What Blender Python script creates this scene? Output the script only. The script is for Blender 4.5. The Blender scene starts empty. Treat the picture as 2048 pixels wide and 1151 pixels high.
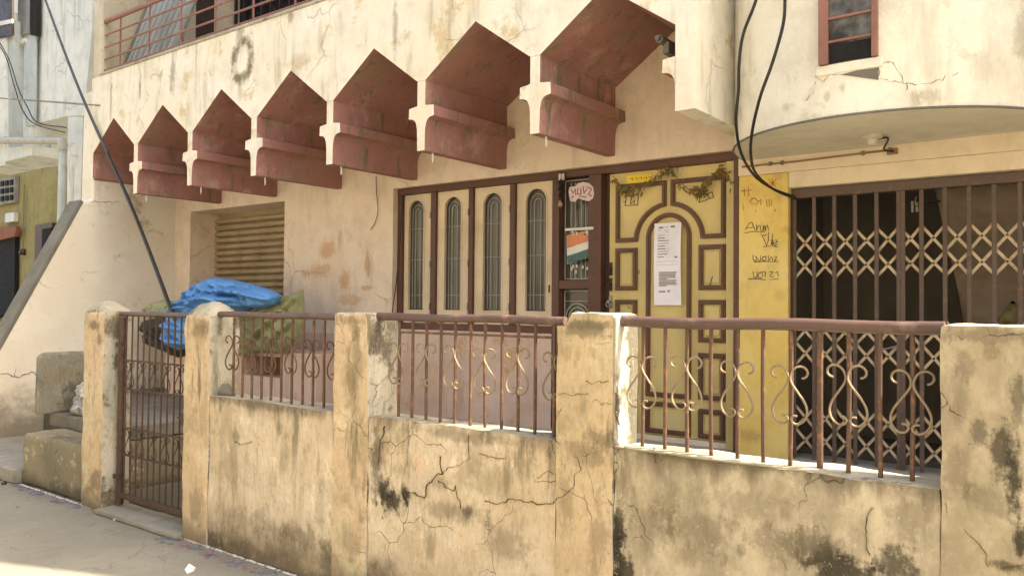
import bpy, bmesh, math, random
from mathutils import Vector, Matrix, noise
random.seed(7)
S = bpy.context.scene
C = S.collection

# ------------------------------------------------------------------ camera, sky, sun, exposure
FPX, YAW, PITCH, ROLL = 1631.2, 0.6506347, 0.02312557, 0.00871023
EYE = Vector((0, 0, 1.5))
fw = Vector((-math.sin(YAW)*math.cos(PITCH), math.cos(YAW)*math.cos(PITCH), math.sin(PITCH)))
rt = Vector((math.cos(YAW), math.sin(YAW), 0)); up = rt.cross(fw)
rt, up = rt*math.cos(ROLL)+up*math.sin(ROLL), -rt*math.sin(ROLL)+up*math.cos(ROLL)
cam = bpy.data.cameras.new('camera'); camo = bpy.data.objects.new('camera', cam); C.objects.link(camo)
cam.sensor_fit = 'HORIZONTAL'; cam.sensor_width = 36; cam.lens = FPX/2048*36; cam.clip_start = .05; cam.clip_end = 400
m = Matrix((rt, up, -fw)).transposed().to_4x4(); m.translation = EYE; camo.matrix_world = m
S.camera = camo

SUN_AZ, SUN_EL = math.radians(21), math.radians(50)      # azimuth from +X towards +Y
sd = Vector((math.cos(SUN_EL)*math.cos(SUN_AZ), math.cos(SUN_EL)*math.sin(SUN_AZ), math.sin(SUN_EL)))
w = bpy.data.worlds.new('World'); S.world = w; w.use_nodes = True
wn = w.node_tree.nodes; wl = w.node_tree.links
sky = wn.new('ShaderNodeTexSky'); sky.sky_type = 'NISHITA'; sky.sun_disc = False
sky.sun_elevation = SUN_EL; sky.sun_rotation = math.pi/2-SUN_AZ
sky.dust_density = 5; sky.air_density = 1.0; sky.ozone_density = 1.0
bg = wn['Background']; bg.inputs[1].default_value = .15
wl.new(sky.outputs[0], bg.inputs[0])
sl = bpy.data.lights.new('sun', 'SUN'); sl.energy = 4.2; sl.angle = math.radians(.5); sl.color = (1, .93, .82)
so = bpy.data.objects.new('sun', sl); C.objects.link(so); so.rotation_euler = sd.to_track_quat('Z', 'Y').to_euler()
vs = S.view_settings; vs.view_transform = 'Standard'; vs.look = 'None'; vs.gamma = 1; vs.use_curve_mapping = False
vs.exposure = 1.95
vs.use_white_balance = True; vs.white_balance_temperature = 7250; vs.white_balance_tint = 9

# ------------------------------------------------------------------ planes of the place (metres)
FY, DY, WY, BY, WX = 2.92, 5.4, 5.5, 4.4, -9.27   # fence, front wall, joinery, balcony front, side wall
def ray(x, y): return rt*((x-1024)/FPX) - up*((y-575.5)/FPX) + fw
def P(x, y, Y):
    d = ray(x, y); return EYE + d*(Y/d.y)
def PX(x, y, X):
    d = ray(x, y); return EYE + d*(X/d.x)
def PZ(x, y, z):
    d = ray(x, y); return EYE + d*((z-1.5)/d.z)

# ------------------------------------------------------------------ materials
class NB:
    def __init__(s, name):
        s.m = bpy.data.materials.new(name); s.m.use_nodes = True
        s.t = s.m.node_tree; s.b = s.t.nodes['Principled BSDF']
        s.pos = s.t.nodes.new('ShaderNodeNewGeometry').outputs['Position']
    def n(s, t, **k):
        o = s.t.nodes.new(t)
        for a, v in k.items(): setattr(o, a, v)
        return o
    def put(s, sock, v):
        if isinstance(v, bpy.types.NodeSocket): s.t.links.new(v, sock)
        elif v is not None:
            if sock.type == 'RGBA' and len(v) == 3: v = (*v, 1)
            sock.default_value = v
    def vec(s, sc, v=None, loc=(0,0,0)):
        o = s.n('ShaderNodeMapping'); s.put(o.inputs[0], v or s.pos); o.inputs[1].default_value = loc; o.inputs[3].default_value = sc
        return o.outputs[0]
    def noise(s, scale, detail=5, rough=.6, v=None, dist=0):
        o = s.n('ShaderNodeTexNoise'); s.put(o.inputs['Vector'], v or s.pos)
        o.inputs['Scale'].default_value = scale; o.inputs['Detail'].default_value = detail
        o.inputs['Roughness'].default_value = rough; o.inputs['Distortion'].default_value = dist
        return o.outputs['Fac']
    def m2(s, op, a, b=None, c=None):
        o = s.n('ShaderNodeMath', operation=op); s.put(o.inputs[0], a)
        if b is not None: s.put(o.inputs[1], b)
        if c is not None: s.put(o.inputs[2], c)
        return o.outputs[0]
    def rng(s, v, a, b, lo=0., hi=1.):
        o = s.n('ShaderNodeMapRange', interpolation_type='SMOOTHSTEP'); s.put(o.inputs[0], v)
        o.inputs[1].default_value = a; o.inputs[2].default_value = b; o.inputs[3].default_value = lo; o.inputs[4].default_value = hi
        return o.outputs[0]
    def mix(s, f, a, b, mode='MIX'):
        o = s.n('ShaderNodeMix', data_type='RGBA', blend_type=mode); s.put(o.inputs[0], f); s.put(o.inputs[6], a); s.put(o.inputs[7], b)
        return o.outputs[2]
    def xyz(s):
        o = s.n('ShaderNodeSeparateXYZ'); s.put(o.inputs[0], s.pos); return o.outputs
    def cracks(s, scale, width, lo, hi, seed=0.):
        wob = s.n('ShaderNodeTexNoise'); wob.inputs['Scale'].default_value = scale*1.3; wob.inputs['Detail'].default_value = 5
        s.put(wob.inputs['Vector'], s.pos)
        a = s.n('ShaderNodeVectorMath', operation='MULTIPLY_ADD'); s.put(a.inputs[0], wob.outputs['Color']); a.inputs[1].default_value = (.45/scale*2,)*3; s.put(a.inputs[2], s.pos)
        v = s.n('ShaderNodeTexVoronoi', feature='DISTANCE_TO_EDGE'); v.inputs['Scale'].default_value = scale
        mp = s.vec((1, 1, 1), a.outputs[0], (seed, seed*1.7, seed*.6)); s.put(v.inputs['Vector'], mp)
        line = s.rng(v.outputs['Distance'], 0, width, 1, 0)
        mask = s.rng(s.noise(scale*.7, 2, v=s.vec((1,1,1), None, (seed+3, 0, 1))), lo, hi)
        return s.m2('MULTIPLY', line, mask)
    def spot(s, x, z, rx, rz, amt=1., wob=1.1, y=None):
        o = s.n('ShaderNodeVectorMath', operation='SUBTRACT'); s.put(o.inputs[0], s.pos); o.inputs[1].default_value = (x, 0, z)
        o2 = s.n('ShaderNodeVectorMath', operation='MULTIPLY'); s.put(o2.inputs[0], o.outputs[0]); o2.inputs[1].default_value = (1/rx, 0, 1/rz)
        l = s.n('ShaderNodeVectorMath', operation='LENGTH'); s.put(l.inputs[0], o2.outputs[0])
        if not hasattr(s, 'nz'): s.nz = s.m2('ADD', s.noise(10, 7, .75), s.m2('MULTIPLY', s.noise(1., 6, .7, s.vec((30, 30, 13))), .7))
        nz = s.nz
        d = s.m2('MULTIPLY_ADD', s.m2('SUBTRACT', nz, .85), wob*2.6, l.outputs['Value'])
        return s.m2('MULTIPLY', s.rng(d, 1.15, .35), amt)
    def done(s, col, rough=.85, bump=None, dist=.004, spec=.3, metal=0.):
        s.put(s.b.inputs['Base Color'], col); s.put(s.b.inputs['Roughness'], rough)
        s.b.inputs['Specular IOR Level'].default_value = spec; s.b.inputs['Metallic'].default_value = metal
        if bump is not None:
            o = s.n('ShaderNodeBump'); o.inputs['Strength'].default_value = .9; o.inputs['Distance'].default_value = dist
            s.put(o.inputs['Height'], bump); s.put(s.b.inputs['Normal'], o.outputs[0])
        return s.m

def plaster(name, base, alt, dirt, streak=.5, patch=None, crack=0., low=None, high=None, spots=(), speck=.4, cs=2.2, ring=None, cw=.012, streakcol=None, brush=0., grey_from=None, ydark=None):
    g = NB(name)
    big = g.noise(1.3, 5, .6); mid = g.noise(5, 6, .65); fine = g.noise(38, 5, .7)
    col = g.mix(g.rng(big, .36, .64), base, alt)
    col = g.mix(g.rng(mid, .42, .7, 0, .45), col, tuple(c*.72 for c in base))
    st = g.noise(1., 5, .62, g.vec((7, 7, 1.0))); st2 = g.noise(1., 5, .65, g.vec((24, 24, 3.5)))
    stm = g.m2('MULTIPLY', g.rng(st, .5, .72), g.rng(g.noise(1.1, 3, .5, g.vec((1,1,1), None, (5,2,8))), .35, .6))
    col = g.mix(g.m2('MULTIPLY', stm, streak), col, streakcol or dirt)
    col = g.mix(g.m2('MULTIPLY', g.rng(st2, .55, .75), streak*.28), col, dirt)
    if patch:
        pc, a, b, sc = patch
        col = g.mix(g.rng(g.noise(sc, 7, .7, g.vec((1, 1, 1), None, (11, 4, 2))), a, b), col, pc)
    if brush:
        bn = g.noise(1., 4, .65, g.vec((70, 70, 22), None, (2, 9, 4)))
        col = g.mix(g.rng(bn, .50, .68, 0, brush), col, tuple(c*.58 for c in base)); col = g.mix(g.rng(bn, .46, .30, 0, brush*.8), col, tuple(min(.8, c*1.25) for c in alt))
        bl = g.noise(3.4, 7, .72, g.vec((1, 1, .8), None, (21, 3, 6))); col = g.mix(g.rng(bl, .50, .64, 0, .45), col, (.235, .195, .11))
        b2 = g.noise(8.5, 7, .75, g.vec((1, 1, .55), None, (4, 13, 2))); col = g.mix(g.rng(b2, .55, .66, 0, .4), col, (.20, .165, .09)); col = g.mix(g.rng(b2, .44, .34, 0, .55), col, tuple(min(.8, c*1.3) for c in alt))
        dn = g.noise(1., 5, .7, g.vec((10, 10, 1.5), None, (9, 1, 7))); hz_ = g.m2('MULTIPLY', g.rng(dn, .54, .66), g.rng(g.xyz()[2], .30, .95, .15, .9)); col = g.mix(hz_, col, (.17, .145, .085))
    if grey_from is not None:
        gf = g.m2('MULTIPLY', g.rng(g.m2('MULTIPLY_ADD', g.m2('SUBTRACT', big, .5), 1.2, g.xyz()[0]), grey_from, grey_from+.5), .75)
        gc = g.mix(g.rng(g.noise(4.2, 6, .7, g.vec((1, 1, .6), None, (1, 8, 3))), .36, .64), (.53, .455, .325), (.27, .23, .155))
        col = g.mix(gf, col, gc)
    z = g.xyz()[2]
    if low:
        lz, ls, amt = low
        f = g.m2('MULTIPLY', g.rng(g.m2('MULTIPLY_ADD', g.m2('SUBTRACT', mid, .5), ls*2.2, z), lz+ls, lz), amt)
        col = g.mix(f, col, dirt)
    if high:
        hz, hs, amt = high
        f = g.m2('MULTIPLY', g.rng(g.m2('MULTIPLY_ADD', g.m2('SUBTRACT', st, .5), hs*3.5, z), hz-hs, hz), amt)
        col = g.mix(f, col, dirt)
    if ydark:
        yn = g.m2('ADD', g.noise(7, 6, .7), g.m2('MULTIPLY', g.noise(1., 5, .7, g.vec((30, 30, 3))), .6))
        col = g.mix(g.rng(g.m2('MULTIPLY_ADD', g.m2('SUBTRACT', yn, .8), .35, g.xyz()[1]), ydark-.03, ydark+.03, 0, .88), col, dirt)  # darker beyond a given depth, with a ragged edge
    for sp in spots:
        c = sp[5] if len(sp) > 5 else dirt
        col = g.mix(g.spot(*sp[:5]), col, c)
    if ring:
        rx, rz, ax, az = ring
        o = g.n('ShaderNodeVectorMath', operation='SUBTRACT'); g.put(o.inputs[0], g.pos); o.inputs[1].default_value = (rx, 0, rz)
        o2 = g.n('ShaderNodeVectorMath', operation='MULTIPLY'); g.put(o2.inputs[0], o.outputs[0]); o2.inputs[1].default_value = (1/ax, 0, 1/az)
        l = g.n('ShaderNodeVectorMath', operation='LENGTH'); g.put(l.inputs[0], o2.outputs[0])
        d = g.m2('ABSOLUTE', g.m2('SUBTRACT', g.m2('MULTIPLY_ADD', g.m2('SUBTRACT', g.noise(14, 5), .5), .7, l.outputs['Value']), 1.))
        col = g.mix(g.m2('MULTIPLY', g.rng(d, .5, .12, 0, .95), g.rng(g.noise(9, 4), .35, .55, .35, 1)), col, tuple(c*.7 for c in dirt))
    col = g.mix(g.rng(fine, .56, .72, 0, speck), col, tuple(c*.55 for c in base))
    col = g.mix(g.rng(g.noise(70, 3, .6), .62, .72, 0, speck*.4), col, tuple(min(.85, c*1.35+.04) for c in alt))
    h = g.m2('MULTIPLY_ADD', mid, .7, g.m2('MULTIPLY', fine, .35))
    if crack:
        cr = g.cracks(cs, cw, .5, .58)
        col = g.mix(g.m2('MULTIPLY', cr, crack), col, tuple(c*.18 for c in dirt))
        h = g.m2('SUBTRACT', h, cr)
    return g.done(col, g.rng(mid, .3, .7, .78, .95), h, .006, .2)

def paint(name, col, rough=.45, wear=None, wamt=.3, scale=14, bump=.001, dirtcol=None, damt=.3, spec=.4, metal=0.):
    g = NB(name); n1 = g.noise(scale, 6, .68); n2 = g.noise(scale*.25, 4, .6)
    c = g.mix(g.rng(n2, .35, .65, 0, .5), col, tuple(v*.75 for v in col))
    if wear: c = g.mix(g.rng(n1, .58-.2*wamt, .7, 0, min(1, wamt*2)), c, wear)
    c = g.mix(g.rng(g.noise(3, 5, .6, g.vec((1, 1, .5), None, (3, 3, 3))), .45, .7, 0, damt), c, dirtcol or tuple(v*.4 for v in col))
    return g.done(c, g.rng(n1, .3, .7, rough-.08, min(1, rough+.15)), n1, bump, spec, metal)

tan, pale, grime, mould = (.52, .41, .275), (.61, .515, .385), (.115, .09, .055), (.032, .027, .018)
peach = (.57, .425, .285)
mold_spots = []
for (x, y, rx, rz, a) in [(785, 1000, .10, .07, .9), (770, 985, .05, .11, .85), (808, 985, .03, .06, .95), (752, 930, .05, .2, .6), (935, 1022, .04, .03, .7),
                          (1230, 1090, .045, .16, .95), (1245, 1140, .06, .12, .9), (1238, 1040, .03, .09, .7), (1690, 1140, .16, .07, .9), (1620, 1090, .12, .07, .55), (1790, 1135, .10, .07, .8),
                          (1300, 1060, .1, .09, .35), (1380, 1110, .12, .05, .4), (430, 1080, .15, .06, .55), (500, 1100, .2, .05, .5), (860, 1090, .05, .1, .45), (640, 1010, .04, .2, .3),
                          (560, 850, .05, .05, .4), (470, 870, .04, .04, .4),
                          (758, 890, .08, .16, .48), (1140, 930, .09, .10, .48), (1160, 985, .05, .12, .45), (880, 965, .10, .05, .4), (900, 1020, .24, .05, .48), (600, 1070, .30, .07, .45), (520, 1040, .08, .12, .35),
                          (1105, 910, .03, .14, .5), (950, 920, .05, .10, .3), (1500, 1015, .22, .06, .38), (1400, 1060, .16, .09, .45), (1560, 1085, .16, .08, .45), (1820, 1030, .07, .12, .45), (1252, 960, .05, .16, .45),
                          (1690, 942, .34, .035, .48), (1400, 918, .34, .028, .45), (540, 812, .55, .035, .5), (930, 872, .45, .032, .48), (1010, 1085, .12, .10, .4), (690, 1110, .2, .08, .45), (1330, 1000, .06, .12, .35)]:
    p = P(x, y, FY); mold_spots.append((p.x, p.z, rx, rz, a, mould if a > .5 else grime))
M = {}
M['wall_tan'] = plaster('wall_tan', tan, pale, grime, .6, patch=(peach, .55, .62, 1.7), crack=.5, low=(.02, .30, .85), high=(.955, .10, .8), spots=mold_spots, speck=.6, cs=2.3, cw=.006, brush=.32, grey_from=-2.0)
prs = []
for (x, y, rx, rz, a) in [(2000, 900, .035, .10, .8), (2030, 960, .03, .12, .9), (1960, 860, .03, .05, .6), (2035, 800, .02, .1, .6), (1930, 730, .03, .05, .4), (2040, 1080, .02, .06, .9), (1980, 700, .03, .03, .4), (2010, 1130, .06, .02, .7)]:
    p = P(x, y, FY); prs.append((p.x, p.z, rx, rz, a, mould if a > .5 else grime))
for (x, y, rx, rz, a) in [(190, 650, .12, .05, .75), (200, 680, .05, .06, .6), (410, 650, .1, .05, .5), (1180, 650, .18, .02, .55), (715, 660, .04, .08, .5), (700, 700, .02, .05, .4), (1200, 880, .1, .05, .6), (190, 960, .12, .1, .6), (730, 960, .02, .1, .5), (1170, 660, .14, .04, .6), (1170, 905, .14, .06, .5), (1130, 1000, .05, .14, .4), (1200, 1080, .06, .12, .4), (705, 640, .14, .03, .5), (705, 760, .06, .1, .35), (700, 1080, .12, .1, .4),
                          (400, 660, .12, .05, .5), (395, 1010, .10, .14, .4), (1960, 670, .20, .03, .5), (1920, 800, .03, .12, .35), (1910, 940, .06, .08, .4), (1980, 1000, .08, .06, .45)]:
    p = P(x, y, FY); prs.append((p.x, p.z, rx, rz, a, grime))
M['pillar_tan'] = plaster('pillar_tan', (.52, .40, .245), peach, grime, .5, patch=((.56, .47, .31), .52, .62, 3), crack=.4, low=(.02, .2, .7), spots=prs, speck=.55, cs=3.1, cw=.006, brush=.32, grey_from=-.9)
M['white_worn'] = plaster('white_worn', (.52, .48, .385), (.38, .36, .29), (.08, .07, .05), 1., crack=.5, speck=.6, patch=((.12, .10, .07), .50, .60, 4.5), cs=4, cw=.01, brush=.5)
M['white_dark_inner'] = plaster('white_dark_inner', (.52, .48, .385), (.40, .375, .30), (.075, .065, .045), 1., crack=.5, speck=.6, patch=((.14, .12, .08), .54, .62, 5), cs=4, cw=.01, brush=.4, ydark=3.03)  # worn white, darker over the inner half of the face
M['ledge'] = plaster('ledge', (.36, .325, .25), (.46, .42, .33), (.12, .10, .07), .2, speck=.6, crack=.3, patch=((.20, .175, .12), .52, .64, 6))
M['cap'] = plaster('cap', (.33, .30, .225), (.40, .37, .29), (.10, .085, .055), .3, speck=.6, patch=((.15, .13, .085), .52, .62, 7), crack=.5, cs=5, cw=.01)
rp = P(485, 122, BY)
drips = []
for (x, y, rx, rz, a) in [(222, 200, .03, .3, .5), (280, 170, .03, .16, .7), (345, 150, .06, .22, .6), (480, 60, .06, .18, .55), (580, 30, .04, .12, .6), (640, 80, .04, .2, .3), (790, 60, .035, .25, .5), (900, 20, .04, .2, .45), (410, 180, .05, .25, .35), (600, 122, .18, .07, .35), (480, 175, .04, .15, .4)]:
    p = P(x, y, BY); drips.append((p.x, p.z, rx, rz, a, (.33, .25, .13) if a < .5 else (.22, .18, .11)))
M['cream'] = plaster('cream', (.77, .69, .53), (.80, .75, .63), (.27, .22, .13), .7, patch=((.60, .48, .29), .55, .66, 3.2), speck=.22, spots=drips, ring=(rp.x, rp.z, .13, .17), crack=.25, cs=1.3, cw=.008, high=(4.08, .06, .5))
bsp = []
for (x, y, rx, rz, a) in [(1690, 180, .02, .03, .5), (1860, 190, .06, .04, .5), (1830, 200, .03, .05, .6), (1660, 195, .02, .03, .4), (1570, 215, .04, .03, .35), (2035, 40, .04, .2, .5), (1960, 120, .08, .1, .25)]:
    p = P(x, y, 4.5); bsp.append((p.x, p.z, rx, rz, a, (.30, .25, .16)))
M['bay_cream'] = plaster('bay_cream', (.76, .70, .56), (.80, .77, .66), (.40, .36, .27), .45, patch=((.60, .56, .45), .56, .66, 3), speck=.3, spots=bsp, crack=.0)
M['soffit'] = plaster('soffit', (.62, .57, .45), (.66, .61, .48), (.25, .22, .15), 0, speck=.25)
psp = []
M['pink'] = plaster('pink', (.37, .185, .155), (.33, .155, .13), (.21, .11, .09), .35, patch=((.47, .29, .245), .54, .70, 2.6), speck=.3, brush=.12)
osp = []
for (x, y, rx, rz, a, c) in [(655, 500, .14, .14, .8, 0), (640, 540, .22, .10, .7, 0), (690, 560, .10, .12, .8, 0), (735, 530, .05, .18, .8, 0), (735, 575, .12, .03, .7, 0), (610, 545, .08, .06, .6, 0), (700, 600, .2, .08, .6, 0), (680, 480, .04, .15, .5, 1), (345, 470, .05, .3, .4, 1), (740, 540, .06, .2, .4, 1), (760, 380, .2, .1, .2, 1)]:
    p = P(x, y, DY); osp.append((p.x, p.z, rx, rz, a*.8, (.50, .25, .09) if c == 0 else (.30, .24, .16)))
M['beige'] = plaster('beige', (.70, .565, .42), (.74, .615, .47), (.33, .25, .15), .35, spots=osp, speck=.3, patch=((.62, .50, .38), .56, .66, 2.5), crack=.25, cs=1.5, cw=.008)
M['dado'] = plaster('dado', (.58, .43, .335), (.62, .47, .38), (.2, .13, .08), .5, patch=((.50, .29, .15), .58, .68, 3), speck=.3)
M['lintel_beige'] = plaster('lintel_beige', (.68, .57, .42), (.71, .60, .455), (.36, .29, .18), .2, speck=.15)
ysp = []
for (x, y, rx, rz, a) in [(1575, 460, .05, .03, .5), (1560, 590, .05, .05, .3), (1500, 345, .1, .02, .6), (1560, 350, .06, .03, .5), (1580, 520, .02, .2, .25), (1500, 870, .1, .05, .6)]:
    p = P(x, y, DY); ysp.append((p.x, p.z, rx, rz, a, (.42, .26, .10)))
M['yellow'] = plaster('yellow', (.70, .51, .145), (.73, .57, .22), (.42, .29, .09), .3, spots=ysp, speck=.25)
M['neigh_white'] = plaster('neigh_white', (.60, .61, .56), (.68, .68, .62), (.17, .17, .14), .6, crack=.6, speck=.4, cs=1.7, patch=((.30, .29, .24), .64, .72, 3))
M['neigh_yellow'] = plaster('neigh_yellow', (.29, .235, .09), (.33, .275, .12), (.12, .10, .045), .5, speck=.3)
wsp = []
for (x, y, rx, rz, a) in [(0, 0, 1, 1, 0)]: pass
g = NB('side_plaster')
n1 = g.noise(1.6, 6, .6); n2 = g.noise(7, 6, .65); n3 = g.noise(40, 4)
c = g.mix(g.rng(n1, .38, .62), (.70, .63, .50), (.74, .69, .57))
c = g.mix(g.rng(n2, .6, .7, 0, .5), c, (.50, .40, .28)); z = g.xyz()[2]
c = g.mix(g.rng(g.m2('MULTIPLY_ADD', g.m2('SUBTRACT', n2, .5), .9, z), .75, .15, 0, .85), c, (.16, .14, .10))
c = g.mix(g.m2('MULTIPLY', g.rng(g.noise(2.5, 6, .7, g.vec((1,1,1), None, (7,1,3))), .56, .66, 0, .7), g.rng(g.xyz()[1], 4.3, 4.7)), c, (.38, .25, .16))
cr = g.cracks(1.6, .006, .55, .62, 2.); c = g.mix(g.m2('MULTIPLY', cr, .5), c, (.05, .04, .03)); c = g.mix(g.rng(n3, .6, .72, 0, .3), c, (.35, .3, .22))
M['side'] = g.done(c, .9, g.m2('SUBTRACT', n2, cr), .006, .2)
M['grey'] = plaster('grey', (.25, .235, .19), (.31, .29, .24), (.10, .09, .065), .5, speck=.5, patch=((.40, .38, .32), .6, .68, 5))
M['dark_grey'] = plaster('dark_grey', (.145, .135, .11), (.19, .18, .145), (.07, .06, .045), .4, speck=.45)
M['slab'] = plaster('slab', (.19, .18, .14), (.235, .225, .18), (.06, .055, .04), 1.0, speck=.6, patch=((.09, .085, .065), .52, .64, 3.5), crack=.4, cs=4, cw=.008, brush=.5)
M['step'] = plaster('step', (.27, .23, .145), (.19, .17, .115), (.06, .05, .03), .9, speck=.7, patch=((.42, .36, .24), .56, .64, 9), crack=.4, low=(.02, .12, .7))
M['floor'] = plaster('floor', (.40, .37, .30), (.44, .41, .34), (.2, .18, .14), 0, speck=.4)
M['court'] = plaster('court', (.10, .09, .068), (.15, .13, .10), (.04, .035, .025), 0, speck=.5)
M['brown'] = paint('brown', (.10, .042, .026), .42, (.22, .12, .08), .2, 20)
M['brown_dark'] = paint('brown_dark', (.045, .022, .016), .45, None)
M['gate_brown'] = paint('gate_brown', (.105, .07, .055), .5, (.22, .15, .11), .25, 18)
M['lattice'] = paint('lattice', (.52, .42, .28), .45, (.30, .16, .08), .35, 22, metal=.0)
M['rail'] = paint('rail', (.105, .062, .050), .36, (.22, .14, .11), .3, 16)
M['bar'] = paint('bar', (.10, .056, .038), .5, (.30, .13, .05), .4, 30)
M['scroll'] = paint('scroll', (.29, .22, .14), .75, (.25, .13, .07), .35, 30)
M['rust'] = paint('rust', (.066, .038, .027), .65, (.13, .065, .038), .5, 30)
M['uprail'] = paint('uprail', (.30, .135, .10), .5, (.2, .09, .06), .4, 12)
M['panel'] = paint('panel', (.69, .555, .375), .5, (.56, .44, .27), .3, 7, dirtcol=(.40, .30, .18), damt=.55)
M['door'] = paint('door', (.61, .48, .195), .42, (.52, .43, .24), .35, 7, dirtcol=(.36, .28, .12), damt=.55)
M['mould'] = paint('mould', (.125, .062, .035), .4, (.16, .09, .055), .2, 20)
M['shutter'] = paint('shutter', (.38, .295, .185), .42, (.28, .17, .07), .3, 9, dirtcol=(.16, .10, .05), damt=.5)
M['tarp'] = paint('tarp', (.10, .29, .60), .42, (.17, .36, .65), .15, 5, .002, (.06, .18, .42), .3, spec=.5)
M['green'] = paint('green', (.23, .225, .105), .65, (.29, .285, .15), .3, 10, .004, (.10, .11, .04), .6)
M['leafgreen'] = paint('leafgreen', (.34, .36, .20), .6, None, .3, 10, .004)
M['sack'] = paint('sack', (.045, .045, .035), .8, (.1, .09, .06), .3, 8, .004)
M['whitesack'] = paint('whitesack', (.46, .46, .42), .6, (.16, .17, .16), .7, 26, .003)
M['cable'] = paint('cable', (.018, .016, .015), .5, None)
M['pole'] = paint('pole', (.055, .058, .060), .38, (.13, .13, .12), .3, 12, spec=.5)
M['pipe'] = paint('pipe', (.40, .385, .33), .5, (.28, .26, .2), .4, 6, dirtcol=(.2, .19, .15), damt=.5)
M['pipe_blue'] = paint('pipe_blue', (.44, .48, .47), .5, (.3, .3, .26), .3, 6)
M['conduit'] = paint('conduit', (.28, .17, .09), .6, None)
M['lampwhite'] = paint('lampwhite', (.60, .56, .42), .35, None)
M['paper'] = paint('paper', (.82, .79, .84), .7, None, damt=.08)
M['print'] = paint('print', (.22, .21, .23), .8, None)
M['print_light'] = paint('print_light', (.44, .43, .46), .8, None)
M['crack'] = paint('crack', (.10, .072, .042), .9, (.15, .11, .06), .5, 30)
M['ink'] = paint('ink', (.07, .055, .045), .8, None)
M['redink'] = paint('redink', (.45, .14, .04), .8, (.5, .3, .08), .4, 40)
M['sticker_yellow'] = paint('sticker_yellow', (.80, .60, .04), .45, None, damt=.1)
M['sticker_pink'] = paint('sticker_pink', (.66, .50, .48), .5, (.4, .2, .2), .3, 40)
M['ochre_cloth'] = paint('ochre_cloth', (.17, .135, .055), .8, None)
M['awning'] = paint('awning', (.26, .085, .045), .8, (.35, .2, .1), .4, 20)
M['orange'] = paint('orange', (.60, .20, .08), .5, (.6, .4, .3), .3, 25)
M['offwhite'] = paint('offwhite', (.66, .63, .55), .5, None)
M['teal'] = paint('teal', (.05, .12, .11), .5, (.3, .35, .3), .25, 25)
M['leaf'] = paint('leaf', (.23, .165, .05), .8, (.12, .06, .025), .4, 30)
M['metal'] = paint('metal', (.30, .29, .27), .35, (.2, .12, .08), .3, 20, metal=.6)
M['line'] = paint('line', (.40, .38, .32), .45, None)
M['corrugated'] = paint('corrugated', (.30, .325, .32), .45, (.28, .25, .2), .3, 7)
M['curtain'] = paint('curtain', (.17, .13, .09), .9, None)
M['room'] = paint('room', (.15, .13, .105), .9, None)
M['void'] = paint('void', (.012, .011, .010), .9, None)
M['chalk'] = paint('chalk', (.70, .68, .64), .9, (.4, .38, .34), .5, 40)
g = NB('glass'); n1 = g.noise(3, 3)
M['glass'] = g.done(g.mix(n1, (.035, .034, .026), (.11, .10, .078)), .14, None, spec=.5)
g = NB('glass_purple'); M['glass_bay'] = g.done(g.mix(g.rng(g.noise(4, 4), .4, .6), (.03, .032, .035), (.16, .155, .15)), .15, None, spec=.5)
g = NB('bark_grille'); n1 = g.noise(22, 5, .7); M['grille_dark'] = g.done(g.mix(g.rng(n1, .5, .62), (.008, .009, .009), (.05, .06, .05)), .7, n1, .01)
# street: worn cement with dust, faint coloured chalk along the fence
g = NB('street'); n1 = g.noise(.9, 6, .6); n2 = g.noise(6, 6, .65); n3 = g.noise(60, 4, .7)
c = g.mix(g.rng(n1, .35, .65), (.20, .192, .152), (.24, .23, .185)); c = g.mix(g.rng(n2, .45, .7, 0, .35), c, (.15, .143, .112)); c = g.mix(g.rng(n3, .58, .7, 0, .4), c, (.10, .095, .075))
cr = g.cracks(.8, .006, .45, .55, 1.); c = g.mix(g.m2('MULTIPLY', cr, .5), c, (.12, .11, .09))
y = g.xyz()[1]; c = g.mix(g.rng(g.m2('MULTIPLY_ADD', g.m2('SUBTRACT', n2, .5), .3, y), 2.72, 2.95, 0, .6), c, (.19, .17, .13))
M['street'] = g.done(c, .92, g.m2('MULTIPLY_ADD', n3, .5, n2), .004, .2)
def powder(name, col):
    g = NB(name); n = g.m2('MULTIPLY', g.rng(g.noise(16, 6, .75),   .40, .66), .40); g.put(g.b.inputs['Alpha'], n); return g.done(col, .95)
M['powder_purple'] = powder('powder_purple', (.20, .17, .30)); M['powder_pink'] = powder('powder_pink', (.40, .24, .24)); M['powder_blue'] = powder('powder_blue', (.15, .18, .30))

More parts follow.
